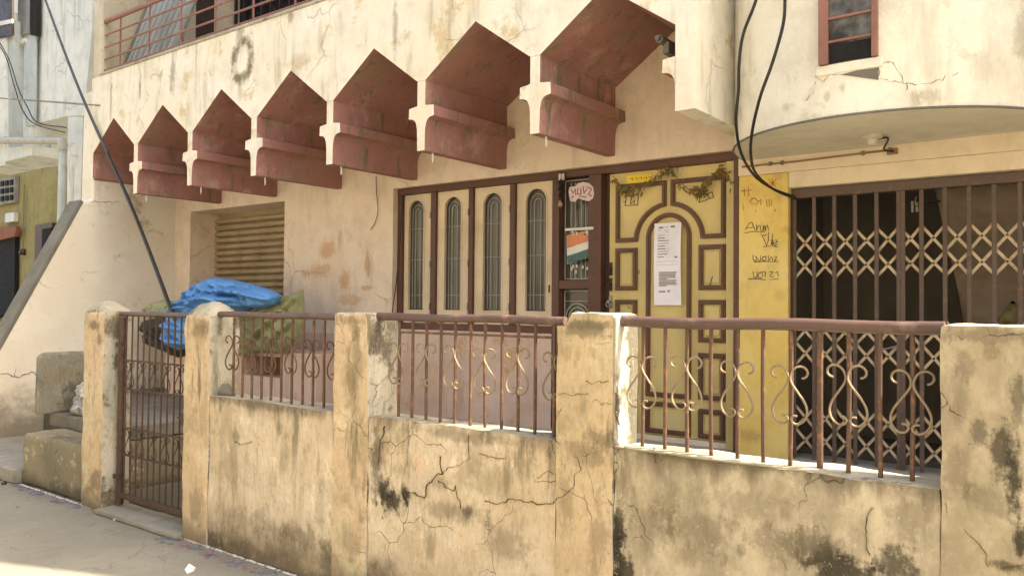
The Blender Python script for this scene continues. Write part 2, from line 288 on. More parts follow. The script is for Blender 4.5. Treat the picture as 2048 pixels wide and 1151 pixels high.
# ------------------------------------------------------------------ mesh helpers
class MB:
    def __init__(s): s.v = []; s.f = []; s.mi = []
    def add(s, vs, fs, mi=0):
        o = len(s.v); s.v += [tuple(v) for v in vs]
        for k, f in enumerate(fs): s.f.append([o+i for i in f]); s.mi.append(mi if isinstance(mi, int) else mi[k])
        return s
    def box(s, x0, x1, y0, y1, z0, z1, mi=0):
        vs = [(x, y, z) for x in (x0, x1) for y in (y0, y1) for z in (z0, z1)]
        return s.add(vs, [(0,1,3,2), (4,6,7,5), (0,4,5,1), (2,3,7,6), (0,2,6,4), (1,5,7,3)], mi)
    def prism(s, poly, a0, a1, axis='Y', mi=0, sidemi=None):
        # poly in (x,z) for Y, (y,z) for X, (x,y) for Z
        def mk(p, a): return {'Y': (p[0], a, p[1]), 'X': (a, p[0], p[1]), 'Z': (p[0], p[1], a)}[axis]
        n = len(poly); vs = [mk(p, a0) for p in poly]+[mk(p, a1) for p in poly]
        fs = [list(range(n)), list(range(2*n-1, n-1, -1))]+[(i, i+n, (i+1) % n+n, (i+1) % n) for i in range(n)]
        ms = [mi, mi]+[(sidemi[i] if isinstance(sidemi, (list, tuple)) else (mi if sidemi is None else sidemi)) for i in range(n)]
        return s.add(vs, fs, ms)
    def tube(s, path, r, n=6, mi=0, closed=False):
        pts = [Vector(p) for p in path]; rs = r if isinstance(r, (list, tuple)) else [r]*len(pts)
        T = []
        for i in range(len(pts)):
            if closed: t = pts[(i+1) % len(pts)]-pts[i-1]
            else: t = pts[min(i+1, len(pts)-1)]-pts[max(i-1, 0)]
            T.append(t.normalized() if t.length > 1e-9 else Vector((0, 0, 1)))
        a = Vector((0, 1, 0)) if abs(T[0].y) < .9 else Vector((1, 0, 0))
        u = T[0].cross(a).normalized(); vs = []
        for i, p in enumerate(pts):
            u = (u-T[i]*u.dot(T[i])).normalized(); v = T[i].cross(u)
            for k in range(n):
                an = 2*math.pi*k/n+math.pi/n; vs.append(p+(u*math.cos(an)+v*math.sin(an))*rs[i])
        fs = []; L = len(pts)
        for i in range(L if closed else L-1):
            for k in range(n):
                j = (i+1) % L; fs.append((i*n+k, i*n+(k+1) % n, j*n+(k+1) % n, j*n+k))
        if not closed: fs += [tuple(range(n-1, -1, -1)), tuple((L-1)*n+k for k in range(n))]
        return s.add(vs, fs, mi)
    def band(s, path, wd, y0, y1, closed=False, mi=0, side=0):
        # flat strip of width wd along a path in (x,z), thick from y0 (front) to y1
        n = len(path); vs = []
        ws = wd if isinstance(wd, (list, tuple)) else [wd]*n
        for i in range(n):
            p = Vector(path[i]); 
            a = Vector(path[i-1]) if (closed or i > 0) else None; b = Vector(path[(i+1) % n]) if (closed or i < n-1) else None
            d1 = (p-a).normalized() if a is not None and (p-a).length > 1e-9 else None
            d2 = (b-p).normalized() if b is not None and (b-p).length > 1e-9 else None
            d1 = d1 or d2 or Vector((1, 0)); d2 = d2 or d1
            n1 = Vector((-d1.y, d1.x)); n2 = Vector((-d2.y, d2.x)); mt = (n1+n2); mt = mt.normalized() if mt.length > .2 else n1
            k = 1/max(.5, mt.dot(n1)); o0 = p+mt*(ws[i]*k*(.5+side*.5)); o1 = p-mt*(ws[i]*k*(.5-side*.5))
            vs += [(o0.x, y0, o0.y), (o1.x, y0, o1.y), (o1.x, y1, o1.y), (o0.x, y1, o0.y)]
        fs = []
        for i in range(n if closed else n-1):
            j = (i+1) % n
            for k in range(4): fs.append((i*4+k, i*4+(k+1) % 4, j*4+(k+1) % 4, j*4+k))
        if not closed: fs += [(3, 2, 1, 0), ((n-1)*4, (n-1)*4+1, (n-1)*4+2, (n-1)*4+3)]
        return s.add(vs, fs, mi)
    def build(s, name, mats, parent=None, smooth=None, bevel=None, kind=None, label=None):
        me = bpy.data.meshes.new(name); me.from_pydata(s.v, [], s.f); 
        if not isinstance(mats, (list, tuple)): mats = [mats]
        for mm in mats: me.materials.append(M[mm])
        me.polygons.foreach_set('material_index', s.mi)
        bm = bmesh.new(); bm.from_mesh(me); bmesh.ops.recalc_face_normals(bm, faces=bm.faces); bm.to_mesh(me); bm.free()
        if smooth is not None: me.shade_smooth(); me.set_sharp_from_angle(angle=math.radians(smooth))
        o = bpy.data.objects.new(name, me); C.objects.link(o)
        if parent: o.parent = parent
        if bevel:
            b = o.modifiers.new('bevel', 'BEVEL'); b.width = bevel; b.segments = 2; b.limit_method = 'ANGLE'; b.angle_limit = math.radians(35)
        if kind: o['kind'] = kind
        if label: o['label'] = label
        return o
def tag(o, label, cat, group=None):
    o['label'] = label; o['category'] = cat
    if group: o['group'] = group
    return o
def thing(name, label, cat, loc=(0, 0, 0), group=None):
    o = bpy.data.objects.new(name, None); C.objects.link(o); o.location = (0, 0, 0); o.empty_display_size = .1
    return tag(o, label, cat, group)
def copy_part(o, parent, loc):
    c = o.copy(); C.objects.link(c); c.parent = parent; c.location = loc; return c
def fbm(p, o=4):
    return noise.fractal(Vector(p), 1.0, 2.0, o)
def rbox(x0, x1, y0, y1, z0, z1, step=.03, amp=.003, r=.012, topfn=None, seed=0, mats=(0, 0, 0)):
    """plastered block: gridded box, rounded worn edges, uneven faces; mats = (front, side +X, top)"""
    b = MB(); cx, cy, cz = (x0+x1)/2, (y0+y1)/2, (z0+z1)/2
    hx, hy, hz = (x1-x0)/2, (y1-y0)/2, (z1-z0)/2
    def face(ax, sg, mi):
        dims = [hx, hy, hz]; u, v = [i for i in range(3) if i != ax]
        nu = max(2, int(dims[u]*2/step)); nv = max(2, int(dims[v]*2/step)); vs = []; fs = []
        for i in range(nu+1):
            for j in range(nv+1):
                p = [0, 0, 0]; p[ax] = sg*dims[ax]; p[u] = -dims[u]+2*dims[u]*i/nu; p[v] = -dims[v]+2*dims[v]*j/nv
                wp = Vector((cx+p[0], cy+p[1], cz+p[2]))
                rr = r*(1+.9*fbm((wp.x*7+seed, wp.y*7, wp.z*7)))
                rr = max(.003, min(rr, hy*.9, hx*.9))
                q = Vector([max(-dims[k]+rr, min(dims[k]-rr, p[k])) for k in range(3)]); d = Vector(p)-q
                if d.length > 1e-9: q = q+d.normalized()*rr
                nz = Vector((fbm((wp.x*5+seed, wp.y*5, wp.z*5)), fbm((wp.x*5, wp.y*5+31, wp.z*5+seed)), fbm((wp.x*5+17, wp.y*5, wp.z*5))))
                q = Vector((cx, cy, cz))+q+nz*amp
                if topfn and p[2] > hz-.06: q.z += topfn(q, (p[2]-(hz-.06))/.06)
                vs.append(q)
        for i in range(nu):
            for j in range(nv):
                a = i*(nv+1)+j; fs.append((a, a+1, a+nv+2, a+nv+1))
        b.add(vs, fs, mi)
    face(1, -1, mats[0]); face(1, 1, mats[0]); face(0, -1, mats[0]); face(0, 1, mats[1]); face(2, 1, mats[2]); face(2, -1, mats[0])
    return b
def weld(o):
    bm = bmesh.new(); bm.from_mesh(o.data); bmesh.ops.remove_doubles(bm, verts=bm.verts, dist=.0015); bmesh.ops.recalc_face_normals(bm, faces=bm.faces); bm.to_mesh(o.data); bm.free()
    o.data.shade_smooth(); o.data.set_sharp_from_angle(angle=math.radians(50)); return o
def inside(pt, poly):
    x, y = pt; c = False; n = len(poly)
    for i in range(n):
        (xa, ya), (xb, yb) = poly[i], poly[i-1]
        if (ya > y) != (yb > y) and x < (xb-xa)*(y-ya)/(yb-ya)+xa: c = not c
    return c
def pdist(pt, poly):
    d = 9; p = Vector(pt)
    for i in range(len(poly)):
        a, b = Vector(poly[i-1]), Vector(poly[i]); t = max(0, min(1, (p-a).dot(b-a)/max(1e-9, (b-a).length_squared))); d = min(d, (p-(a+(b-a)*t)).length)
    return d
def lump(poly, y, bulge, back, fold=.03, freq=7, step=.025, seed=0, rad=.22, creases=()):
    """soft heap: closed surface over an (x,z) outline, bulging to the front, folded; y = middle plane"""
    bm = bmesh.new(); xs = [p[0] for p in poly]; zs = [p[1] for p in poly]
    edge = []
    for i in range(len(poly)):
        a, b = Vector(poly[i-1]), Vector(poly[i]); k = max(1, int((b-a).length/step))
        for t in range(k): edge.append(a+(b-a)*t/k)
    ev = [bm.verts.new((p.x, y, p.y)) for p in edge]; ee = [bm.edges.new((ev[i-1], ev[i])) for i in range(len(ev))]
    inner = []
    x = min(xs)
    while x < max(xs):
        z = min(zs)
        while z < max(zs):
            q = (x+random.uniform(-.3, .3)*step, z+random.uniform(-.3, .3)*step)
            if inside(q, poly) and pdist(q, poly) > step*.6: inner.append(q)
            z += step
        x += step
    import mathutils.geometry as mg
    pts = [Vector((p.x, p.y)) for p in edge]+[Vector(q) for q in inner]; n = len(edge)
    co, _, tris, *_r = mg.delaunay_2d_cdt(pts, [(i, (i+1) % n) for i in range(n)], [list(range(n))], 1, 1e-6)
    bm.free(); b = MB(); F = []; B = []
    for q in co:
        d = min(1, pdist((q.x, q.y), poly)/rad); s = math.sqrt(max(0, 1-(1-d)**2))
        w1 = fbm((q.x*2.2+seed, q.y*2.2, seed*2.), 3)*.25
        ph = (q.x*.7+q.y*1.2+w1)*freq
        rdg = (1-abs(2*((ph) % 1)-1)); rdg2 = 1-abs(fbm((q.x*freq*.55+seed, q.y*freq*.8, 3.+seed), 4))*2
        gu, gv = q.x*.94-q.y*.34, q.x*.34+q.y*.94
        rdg3 = 1-abs(fbm((gu*freq*.45+seed, gv*freq*1.9, 9.+seed), 3))*3
        off = s*bulge*(1+.5*fbm((q.x*3+seed, q.y*3, 0)))+s*fold*(rdg*.35+rdg2*.8+rdg3*1.0)
        for (a_, c_, dp, wd_) in creases:
            a2, c2 = Vector(a_), Vector(c_); t = max(0, min(1, (Vector((q.x, q.y))-a2).dot(c2-a2)/(c2-a2).length_squared))
            dv = Vector((q.x, q.y))-(a2+(c2-a2)*t); dist = dv.length*(1 if dv.x*(c2-a2).y-dv.y*(c2-a2).x > 0 else -1)+.012*fbm((q.x*9, q.y*9, seed))
            off += s*dp*(math.sin(math.pi*t)*.6+.4)*(1.0*math.exp(-((dist-1.3*wd_)/wd_)**2)-.9*math.exp(-(dist/(wd_*.6))**2))
        F.append((q.x, y-off, q.y)); B.append((q.x, y+s*back, q.y))
    N = len(co); b.add(F+B, [tuple(t) for t in tris]+[tuple(N+i for i in reversed(t)) for t in tris])
    return b
def arc(cx, cz, r, a0, a1, n=14): return [(cx+r*math.cos(math.radians(a0+(a1-a0)*i/n)), cz+r*math.sin(math.radians(a0+(a1-a0)*i/n))) for i in range(n+1)]
def jag(path, amp=.004, n=5, seed=0):
    out = []
    for i in range(len(path)-1):
        a, b = Vector(path[i]), Vector(path[i+1])
        for k in range(n):
            t = k/n; q = a+(b-a)*t; out.append((q.x+amp*fbm((q.x*23+seed, q.y*23, 1)), q.y+amp*fbm((q.x*23, q.y*23+seed, 7))))
    out.append(tuple(path[-1])); return out
def smoothpath(pts, n=8):
    pts = [Vector(p) for p in pts]; out = []
    for i in range(len(pts)-1):
        p0, p1, p2, p3 = pts[max(i-1, 0)], pts[i], pts[i+1], pts[min(i+2, len(pts)-1)]
        for k in range(n):
            t = k/n; out.append(.5*((2*p1)+(p2-p0)*t+(2*p0-5*p1+4*p2-p3)*t*t+(3*p1-p0-3*p2+p3)*t**3))
    out.append(pts[-1]); return out
def xz(x, y, Y):
    p = P(x, y, Y); return (p.x, p.z)
#@STRUCTURE
# ------------------------------------------------------------------ ground and floors
MB().box(-60, 40, -40, 60, -.3, 0).build('street', 'street', kind='structure')
MB().box(-4.88, .9, 3.125, 5.7, .004, .515).build('porch_floor', 'floor', kind='structure', bevel=.008)
MB().box(-6.19, -4.9, 3.135, 5.69, .003, .06).build('courtyard_floor', 'court', kind='structure')
MB().box(-9.26, -6.25, 3.93, 5.39, .003, .5).build('landing', 'court', kind='structure', bevel=.01)
weld(rbox(-7.345, -6.25, 2.955, 3.92, .002, .425, .03, .008, .03, seed=3).build('entrance_step', 'step', kind='structure'))
weld(rbox(P(99, 838, 3.26).x, -6.26, 3.26, 3.925, .43, .535, .04, .004, .012, seed=5).build('entrance_step', 'dark_grey', kind='structure'))
weld(rbox(-9.25, -7.36, 2.9, 3.92, .002, .115, .04, .006, .02, seed=9).build('entrance_step', 'grey', kind='structure'))
weld(rbox(-5.93, -4.86, 2.86, 3.12, .002, .035, .04, .004, .012, seed=9).build('threshold_slab', 'grey', kind='structure'))

# ------------------------------------------------------------------ house
house = thing('house', 'cream and beige house with pink underside arches, folding gate and carved yellow door', 'house')
b = MB()
T0 = 5.4
b.box(-9.27, -8.94, T0, 5.95, 0, 2.6).box(-7.15, -5.523, T0, 5.95, 0, 2.6)
b.box(-9.27, -2.156, T0+.003, 5.9, 2.6, 4.0)
b.box(-8.94, -7.15, T0+.05, 5.95, 0, 1.15)
b.build('front_wall', 'beige', house)
MB().box(-5.521, -3.70, 5.44, 5.9, .1, 1.285).build('dado_wall', 'dado', house)
MB().box(-7.13, -5.54, 5.388, 5.399, .1, 1.22).build('dado_wall', 'dado', house)
MB().box(-2.155, -1.815, T0, 5.53, .1, 2.41).build('yellow_wall', 'yellow', house, bevel=.006)
MB().box(-2.155, .9, T0-.006, 5.95, 2.411, 2.56).box(-1.812, .9, T0, 5.95, 2.305, 2.409).box(-2.155, .9, T0, 5.95, 2.562, 4.0).build('lintel_wall', 'lintel_beige', house)
# side wall with its slanted street end
MB().prism([(5.95, 0), (2.98, .02), (4.27, 2.60), (4.40, 2.66), (4.41, 3.9), (5.95, 3.9)], WX-.27, WX-.001, 'X').build('side_wall', 'side', house, bevel=.02)
a0, a1 = Vector((3.0, .02)), Vector((4.30, 2.63)); nrm = Vector((-(a1-a0).y, (a1-a0).x)).normalized()
q = [a0-nrm*.01, a1-nrm*.01, a1+nrm*.035, a0+nrm*.035]
MB().prism([tuple(v) for v in q], WX-.275, WX+.004, 'X').build('wall_coping', 'dark_grey', house, bevel=.008)
# balcony front with the zigzag of gable shaped arches
cs = [-3.172, -4.217, -5.250, -6.286, -7.320, -8.345]
HS = .041
bot = [(-9.33, 3.18)]; sm = []
xr = sorted(cs)
edges = [(-9.33+.06, xr[0]-HS)]+[(xr[i]+HS, xr[i+1]-HS) for i in range(5)]+[(xr[5]+HS, -2.148)]
poly = [(-9.33, 4.03), (-9.33, 2.9), (-9.27, 2.9)]; smi = [0, 0, 0]
for k, (l, r) in enumerate(edges):
    z0 = 3.18; ap = ((l+r)/2, 3.52); 
    poly += [(l, z0), ap, (r, z0)]; smi += [1, 1, 0]
smi[2] = 1; smi[-1] = 0
poly += [(-2.148, 2.665), (-2.02, 2.665), (-2.02, 4.03)]; smi = smi[:-1]+[1, 0, 0, 0]
MB().prism(poly, BY, 5.402, 'Y', 0, smi).build('balcony_front', ['cream', 'pink'], house)
def bracket_poly(c, left_only=False):
    L = [(c-HS, 3.179), (c-HS, 2.995), (c-.126, 2.985), (c-.13, 2.905), (c-.088, 2.898), (c-.066, 2.885), (c-.052, 2.86), (c-.043, 2.82), (c-HS, 2.78), (c-.039, 2.655)]
    R = [(2*c-x, z) for x, z in reversed(L)]
    return L+R
for c in cs:
    pl = bracket_poly(c); MB().prism(pl, BY, 5.398, 'Y', 0, 1).build('bracket', ['cream', 'pink'], house, bevel=.004)
    d = c+.01; MB().tube([(d, BY+.12, 2.66), (d+.004, BY+.12, 2.61), (d, BY+.12, 2.585)], [.008, .007, .004], 5).build('drip_spout', 'offwhite', house)
c = -2.107
MB().prism([(c-.043, 2.995), (c-.126, 2.985), (c-.13, 2.905), (c-.088, 2.898), (c-.066, 2.885), (c-.052, 2.86), (c-.043, 2.82)], BY, 5.398, 'Y', 0, 1).build('bracket', ['cream', 'pink'], house, bevel=.004)
MB().prism([(-9.269, 3.06), (-9.235, 2.995), (-9.235, 2.905), (-9.269, 2.88)], BY+.01, 5.398, 'Y', 1, 1).build('bracket', ['cream', 'pink'], house)
for l, r in ((-2.148, -2.02), (-9.33, -9.15)): MB().box(l, r, BY, 5.4, 4.031, 7.2).build('balcony_end_wall', 'cream', house, bevel=.03)
MB().box(-9.149, -2.149, BY-.012, BY+.13, 4.031, 4.062).build('balcony_kerb', 'ledge', house, bevel=.006)
MB().box(-9.40, -1.9, 4.25, 9, 7.2, 7.4).build('added_roof_slab', 'cream', house)  # unseen roof, added for the shadow of the building
# upper wall behind the balcony
u = MB(); xa = P(352, 60, DY).x; xb = P(428, 60, DY).x; xc = P(446, 30, DY).x; xd = P(612, 0, DY).x
u.box(-9.149, xa, DY, 5.7, 4.032, 7.19).box(xb, xc, DY, 5.7, 4.032, 7.19).box(xd, -2.2, DY, 5.7, 4.032, 7.19).box(xa, xd, DY+.002, 5.7, 6.1, 7.19)
u.build('upper_wall', 'lintel_beige', house)
MB().box(xa, xb, 5.55, 5.6, 4.033, 6.1).build('upper_door', 'brown_dark', house)
wg = MB().box(xc, xd, 5.62, 5.66, 4.033, 6.1).build('upper_window', 'grille_dark', house)
for i in range(9):
    x = xc+(xd-xc)*(i+.5)/9; MB().box(x-.012, x+.012, 5.50, 5.53, 4.04, 6.09).build('window_bar', 'brown_dark', wg)
MB().box(-9.26, -2.0, 5.952, 9, 0, 7.19).build('rear_block', 'beige', house)
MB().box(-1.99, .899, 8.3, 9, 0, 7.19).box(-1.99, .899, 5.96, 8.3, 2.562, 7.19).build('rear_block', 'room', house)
MB().box(.9, 1.06, BY, 9, 0, 12).build('added_shadow_wall', 'cream', house)  # thin unseen wall right of the bay, added to cast the sun's shadow edge
MB().box(-9.26, .899, 6.2, 9, 7.41, 9).build('added_upper_storey', 'cream', house)  # unseen storey, added so the house throws its shadow
# corrugated sheet leaning behind the railing
c0, c1, c2, c3 = P(254, 136, 4.62), P(350, 100, 4.62), P(378, -5, 4.72), P(318, 0, 4.72)
up_ = ((c3-c0)+(c2-c1))/2; wv_ = (c1-c0); wv_.z = 0; N = 128; b = MB(); vs = []
nn = Vector((0, -1, .2))
for j in range(2):
    for i in range(N+1):
        p = c0+(c1-c0)*(i/N)+up_*(j*1.9); vs.append(p+nn*.034*max(-1, min(1, 2.2*math.sin(i/N*2*math.pi*8))))
vs += [v-nn*.003 for v in vs]
M2 = 2*(N+1)
b.add(vs, [(i, i+1, i+N+2, i+N+1) for i in range(N)]+[(M2+i, M2+i+N+1, M2+i+N+2, M2+i+1) for i in range(N)])
cso = b.build('corrugated_sheet', 'corrugated', smooth=60); tag(cso, 'grey corrugated metal sheet leaning behind the balcony railing', 'metal sheet')
b = MB(); b.tube([c0+nn*.03, c0+up_*1.9+nn*.03], .028, 6); tag(b.build('timber_prop', 'dark_grey'), 'dark timber prop leaning along the left edge of the corrugated sheet', 'prop')
# upper railing
rl = thing('x', '', ''); bpy.data.objects.remove(rl)
rail = MB().tube([(-9.15, BY+.05, 4.655), (-2.15, BY+.05, 4.655)], .026, 10).build('balcony_railing', 'uprail', house, smooth=40)
for z in (4.50, 4.365, 4.228, 4.105): MB().tube([(-9.15, BY+.05, z), (-2.15, BY+.05, z)], .0105, 6).build('rail_bar', 'uprail', rail, smooth=40)
for i in range(12):
    x = -8.83+.607*i; MB().tube([(x, BY+.058, 4.05), (x, BY+.058, 4.65)], .0105, 6).build('post', 'uprail', rail, smooth=40)

# bay balcony: half cylinder over the folding gate
bx, by_, br = -1.17, 5.38, .935
def bpt(a, r=br): return (bx+r*math.cos(math.radians(a)), by_+r*math.sin(math.radians(a)))
b = MB(); ring = [bpt(180+180*i/64) for i in range(65)]
wa0, wa1 = None, None
zs = [2.515, 2.535, 2.8, 3.05, 3.2, 3.5, 4.2, 5.2, 7.2]
for j in range(len(zs)-1):
    vs = [(p[0], p[1], zs[j]) for p in ring]+[(p[0], p[1], zs[j+1]) for p in ring]
    b.add(vs, [(i, i+1, i+66, i+65) for i in range(64)], 0)
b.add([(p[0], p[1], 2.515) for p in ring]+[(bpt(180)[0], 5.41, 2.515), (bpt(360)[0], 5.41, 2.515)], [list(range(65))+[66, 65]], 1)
b.add([(p[0], p[1], 7.2) for p in ring], [list(range(65))], 0)
bay = b.build('bay', ['bay_cream', 'soffit'], house, smooth=40)
inner = [bpt(180+180*i/48, br+.006) for i in range(49)]
MB().tube([(p[0], p[1], 2.519) for p in inner], .007, 5).build('drip_edge', 'dark_grey', bay)
# bay window: find its edges on the cylinder
def bay_hit(x, y):
    d = ray(x, y); ox, oy = -bx, -by_
    A = d.x*d.x+d.y*d.y; B = 2*(ox*d.x+oy*d.y); Cc = ox*ox+oy*oy-br*br
    t = (-B-math.sqrt(B*B-4*A*Cc))/(2*A); return EYE+d*t
wl_, wr_ = bay_hit(1640, 60), bay_hit(1757, 60); zb = bay_hit(1700, 122).z; zt = zb+1.0
ctr = (wl_+wr_)/2; ctr.z = 0; tdir = (wr_-wl_); tdir.z = 0; hw = tdir.length/2; tdir.normalize(); nd = Vector((tdir.y, -tdir.x, 0))
def wbox(mb, u0, u1, d0, d1, z0, z1, mi=0):
    vs = [ctr+tdir*u+nd*d+Vector((0, 0, z)) for u in (u0, u1) for d in (d0, d1) for z in (z0, z1)]
    return mb.add(vs, [(0,1,3,2), (4,6,7,5), (0,4,5,1), (2,3,7,6), (0,2,6,4), (1,5,7,3)], mi)
fr = MB(); wbox(fr, -hw, -hw+.05, -.02, .034, zb, zt); wbox(fr, hw-.028, hw, -.02, .034, zb, zt); wbox(fr, -hw+.05, hw-.028, -.02, .03, zt-.04, zt)
bw = fr.build('bay_window', 'uprail', bay, bevel=.003)
wbox(MB(), -hw+.05, hw-.028, -.01, .012, zb, zt-.04).build('pane', 'glass_bay', bw)
for k in range(1, 6): 
    z = zb+.125*k-.01
    wbox(MB(), -hw+.05, hw-.028, .016, .028, z-.006, z+.006).build('window_bar', 'uprail', bw)
wbox(MB(), -hw+.052, hw-.03, .013, .016, zb+.0, zb+.10).build('lower_pane', 'void', bw)
wbox(MB(), -hw-.02, hw+.02, -.03, .016, zb-.055, zb-.002).build('sill', 'bay_cream', bay, bevel=.006)
# broken plaster under the sill and the cracks
def on_bay(x, y, off=.003):
    p = bay_hit(x, y); n = Vector((p.x-bx, p.y-by_, 0)).normalized(); return p+n*off
def bay_crack(pts, wd):
    pts = smoothpath([on_bay(x, y, .001) for x, y in pts], 9); mb = MB(); n = len(pts)
    pp = [p+Vector((.012*fbm((p.x*24, p.y*24, p.z*24+5)), 0, .022*fbm((p.x*24, p.y*24, p.z*24)))) for p in pts]
    mb.tube(pp, [wd*(.15+1.2*abs(fbm((p.x*35, 3, p.z*35)))) for p in pp], 4); return mb
cr = MB()
for pts, wd in [([(1757, 128), (1775, 122), (1800, 145), (1812, 175), (1812, 195)], .0022), ([(1757, 155), (1790, 162), (1830, 165), (1880, 160), (1915, 145)], .0022), ([(1630, 152), (1645, 158), (1660, 152), (1685, 150)], .002), ([(1632, 165), (1625, 185), (1612, 200)], .002), ([(1672, 225), (1675, 232)], .0012), ([(1757, 160), (1758, 118)], .0015)]:
    c1 = bay_crack(pts, wd); cr.add(c1.v, c1.f)
cr.build('plaster_crack', 'crack', bay, kind='stuff')
hp = [(1682, 150), (1712, 142), (1757, 136), (1757, 160), (1728, 156), (1700, 152)]
h0 = [on_bay(x, y, .001) for x, y in hp]; h1 = [on_bay(x, y, .005) for x, y in hp]
MB().add(h0+h1, [tuple(range(5, -1, -1)), tuple(range(6, 12))]+[(i, (i+1) % 6, (i+1) % 6+6, i+6) for i in range(6)]).build('broken_plaster', 'dark_grey', bay)

# ------------------------------------------------------------------ joinery in the recess
frm = MB().box(-5.521, -2.165, 5.455, 5.55, 2.54, 2.598).build('lintel_beam', 'brown', house, bevel=.004)
win = MB().box(-5.521, -5.461, 5.46, 5.54, 1.2855, 2.539).build('window_frame', 'brown', house, bevel=.003)
for (l, r) in ((-5.100, -5.038), (-4.647, -4.597), (-4.190, -4.135)):
    MB().box(l, r, 5.462, 5.54, 1.345, 2.538).build('mullion', 'brown', win, bevel=.003)
MB().box(-5.460, -3.741, 5.458, 5.54, 1.286, 1.344).build('bottom_rail', 'brown', win, bevel=.003)
for k, (l, r, al, ar) in enumerate(((-5.459, -5.102, -5.406, -5.201), (-5.036, -4.649, -4.953, -4.744), (-4.595, -4.192, -4.503, -4.287), (-4.133, -3.741, -4.043, -3.823))):
    cx, rr = (al+ar)/2, (ar-al)/2; zt_ = 2.487-rr; zb_ = 1.46
    b = MB(); top = arc(cx, zt_, rr, 180, 0, 16); n = len(top)
    hole = [(al, zb_+.02), (al+.02, zb_)]; 
    # panel with arched hole, in strips left, right, below, above
    fy, ky = 5.490, 5.520
    b.box(l, al, fy, ky, 1.346, 2.537).box(ar, r, fy, ky, 1.346, 2.537).box(al, ar, fy, ky, 1.346, zb_)
    for i in range(n-1):
        b.prism([top[i], top[i+1], (top[i+1][0], 2.537), (top[i][0], 2.537)], fy, ky)
    pn = b.build('shutter_panel', 'panel', house)
    MB().band([(al, zb_)]+top+[(ar, zb_)], .012, fy-.006, fy+.01, closed=True).build('bead', 'panel', pn)
    MB().box(al, ar, 5.524, 5.532, zb_-.01, 2.49).build('pane', 'glass', pn)
    gr = MB(); 
    for q in (.66, .30):
        rq = rr*q; gr.band([(cx-rq+.01*(q < .3), zb_+.02)]+arc(cx, zt_-.01, rq, 180, 0, 12)+[(cx+rq, zb_+.02)], .0042, 5.512, 5.517)
    for z in (2.22, 1.93, 1.60): gr.box(al+.004, ar-.004, 5.5175, 5.521, z-.002, z+.002)
    gr.build('grille', 'line', pn)
    if k < 3: 
        for z in (2.33, 1.88, 1.5): MB().box(r-.002, r+.008, 5.452, 5.487, z-.03, z+.03).build('hinge', 'metal', pn)
MB().box(-3.80, -3.79, 5.482, 5.489, 1.62, 1.68).build('latch', 'brown_dark', house)
# narrow window between shutters and door
nw = MB().box(-3.740, -3.672, 5.44, 5.55, .516, 2.538).box(-3.395, -3.28, 5.44, 5.55, .516, 2.538).box(-3.671, -3.396, 5.445, 5.55, 1.645, 1.715).box(-3.671, -3.396, 5.445, 5.55, .516, 1.15).build('narrow_window', 'brown', house, bevel=.004)
MB().box(-3.671, -3.396, 5.53, 5.538, 1.716, 2.537).build('pane', 'glass', nw)
MB().box(-3.671, -3.396, 5.53, 5.538, 1.151, 1.644).build('pane', 'glass', nw)
gr = MB(); gx = -3.5335
gr.band([(-3.655, 1.73), (-3.655, 2.52), (-3.41, 2.52), (-3.41, 1.73)], .007, 5.505, 5.512, closed=True)
for x in (-3.60, -3.56, -3.50, -3.46): gr.box(x-.003, x+.003, 5.506, 5.511, 1.73, 2.5)
for r in (.11, .08, .05, .025): gr.band([(gx-r, 1.16)]+arc(gx, 1.42, r, 180, 0, 14)+[(gx+r, 1.16)], .007, 5.506, 5.512)
gr.band([(-3.655, 1.63), (-3.655, 1.16), (-3.41, 1.16), (-3.41, 1.63)], .006, 5.5055, 5.5125, closed=True)
for z in (1.35, 1.55, 2.1): gr.box(-3.655, -3.41, 5.513, 5.516, z-.002, z+.002)
gr.build('grille', 'line', nw)
MB().box(-3.279, -3.243, 5.50, 5.55, .516, 2.538).build('door_jamb', 'brown_dark', house)
# carved door
DZ0, DZ1 = .56, 2.5385
dr = MB().box(-3.241, -2.277, 5.505, 5.545, DZ0, DZ1).build('carved_door', 'door', house, bevel=.003)
MB().box(-2.275, -2.197, 5.47, 5.545, .516, 2.5385).build('door_jamb', 'door', house, bevel=.004)
MB().box(-2.195, -2.158, 5.405, 5.53, .516, 2.5385).build('door_jamb', 'brown', house, bevel=.003)
cx = -2.7325
def mould(path, closed=True):
    o = MB(); o.band(path, .034, 5.488, 5.506, closed); o.band(path, .014, 5.480, 5.490, closed)
    return o.build('moulding', 'mould', dr, bevel=.002)
inset = .017
UL = [(-3.162, 2.432), (-2.768, 2.432), (-2.768, 2.27)]+arc(cx, 2.0, .272, 98, 176, 10)+[(-3.008, 2.018), (-3.162, 2.018)]
UR = [(2*cx-x, z) for x, z in UL]; UR = [(min(x, -2.305), z) for x, z in UR]
mould(UL); mould(UR)
def rect(l, r, z0, z1): return [(l, z0), (r, z0), (r, z1), (l, z1)]
for z0, z1 in ((1.65, 1.94), (1.275, 1.545), (.865, 1.165), (.59, .765)):
    mould(rect(-3.162, -3.008, z0, z1)); mould(rect(-2.474, -2.305, z0, z1))
mould([(-2.898, .86)]+arc(cx, 2.024, .1655, 180, 0, 18)+[(-2.567, .86)])
mould(rect(-2.898, -2.567, .59, .79))
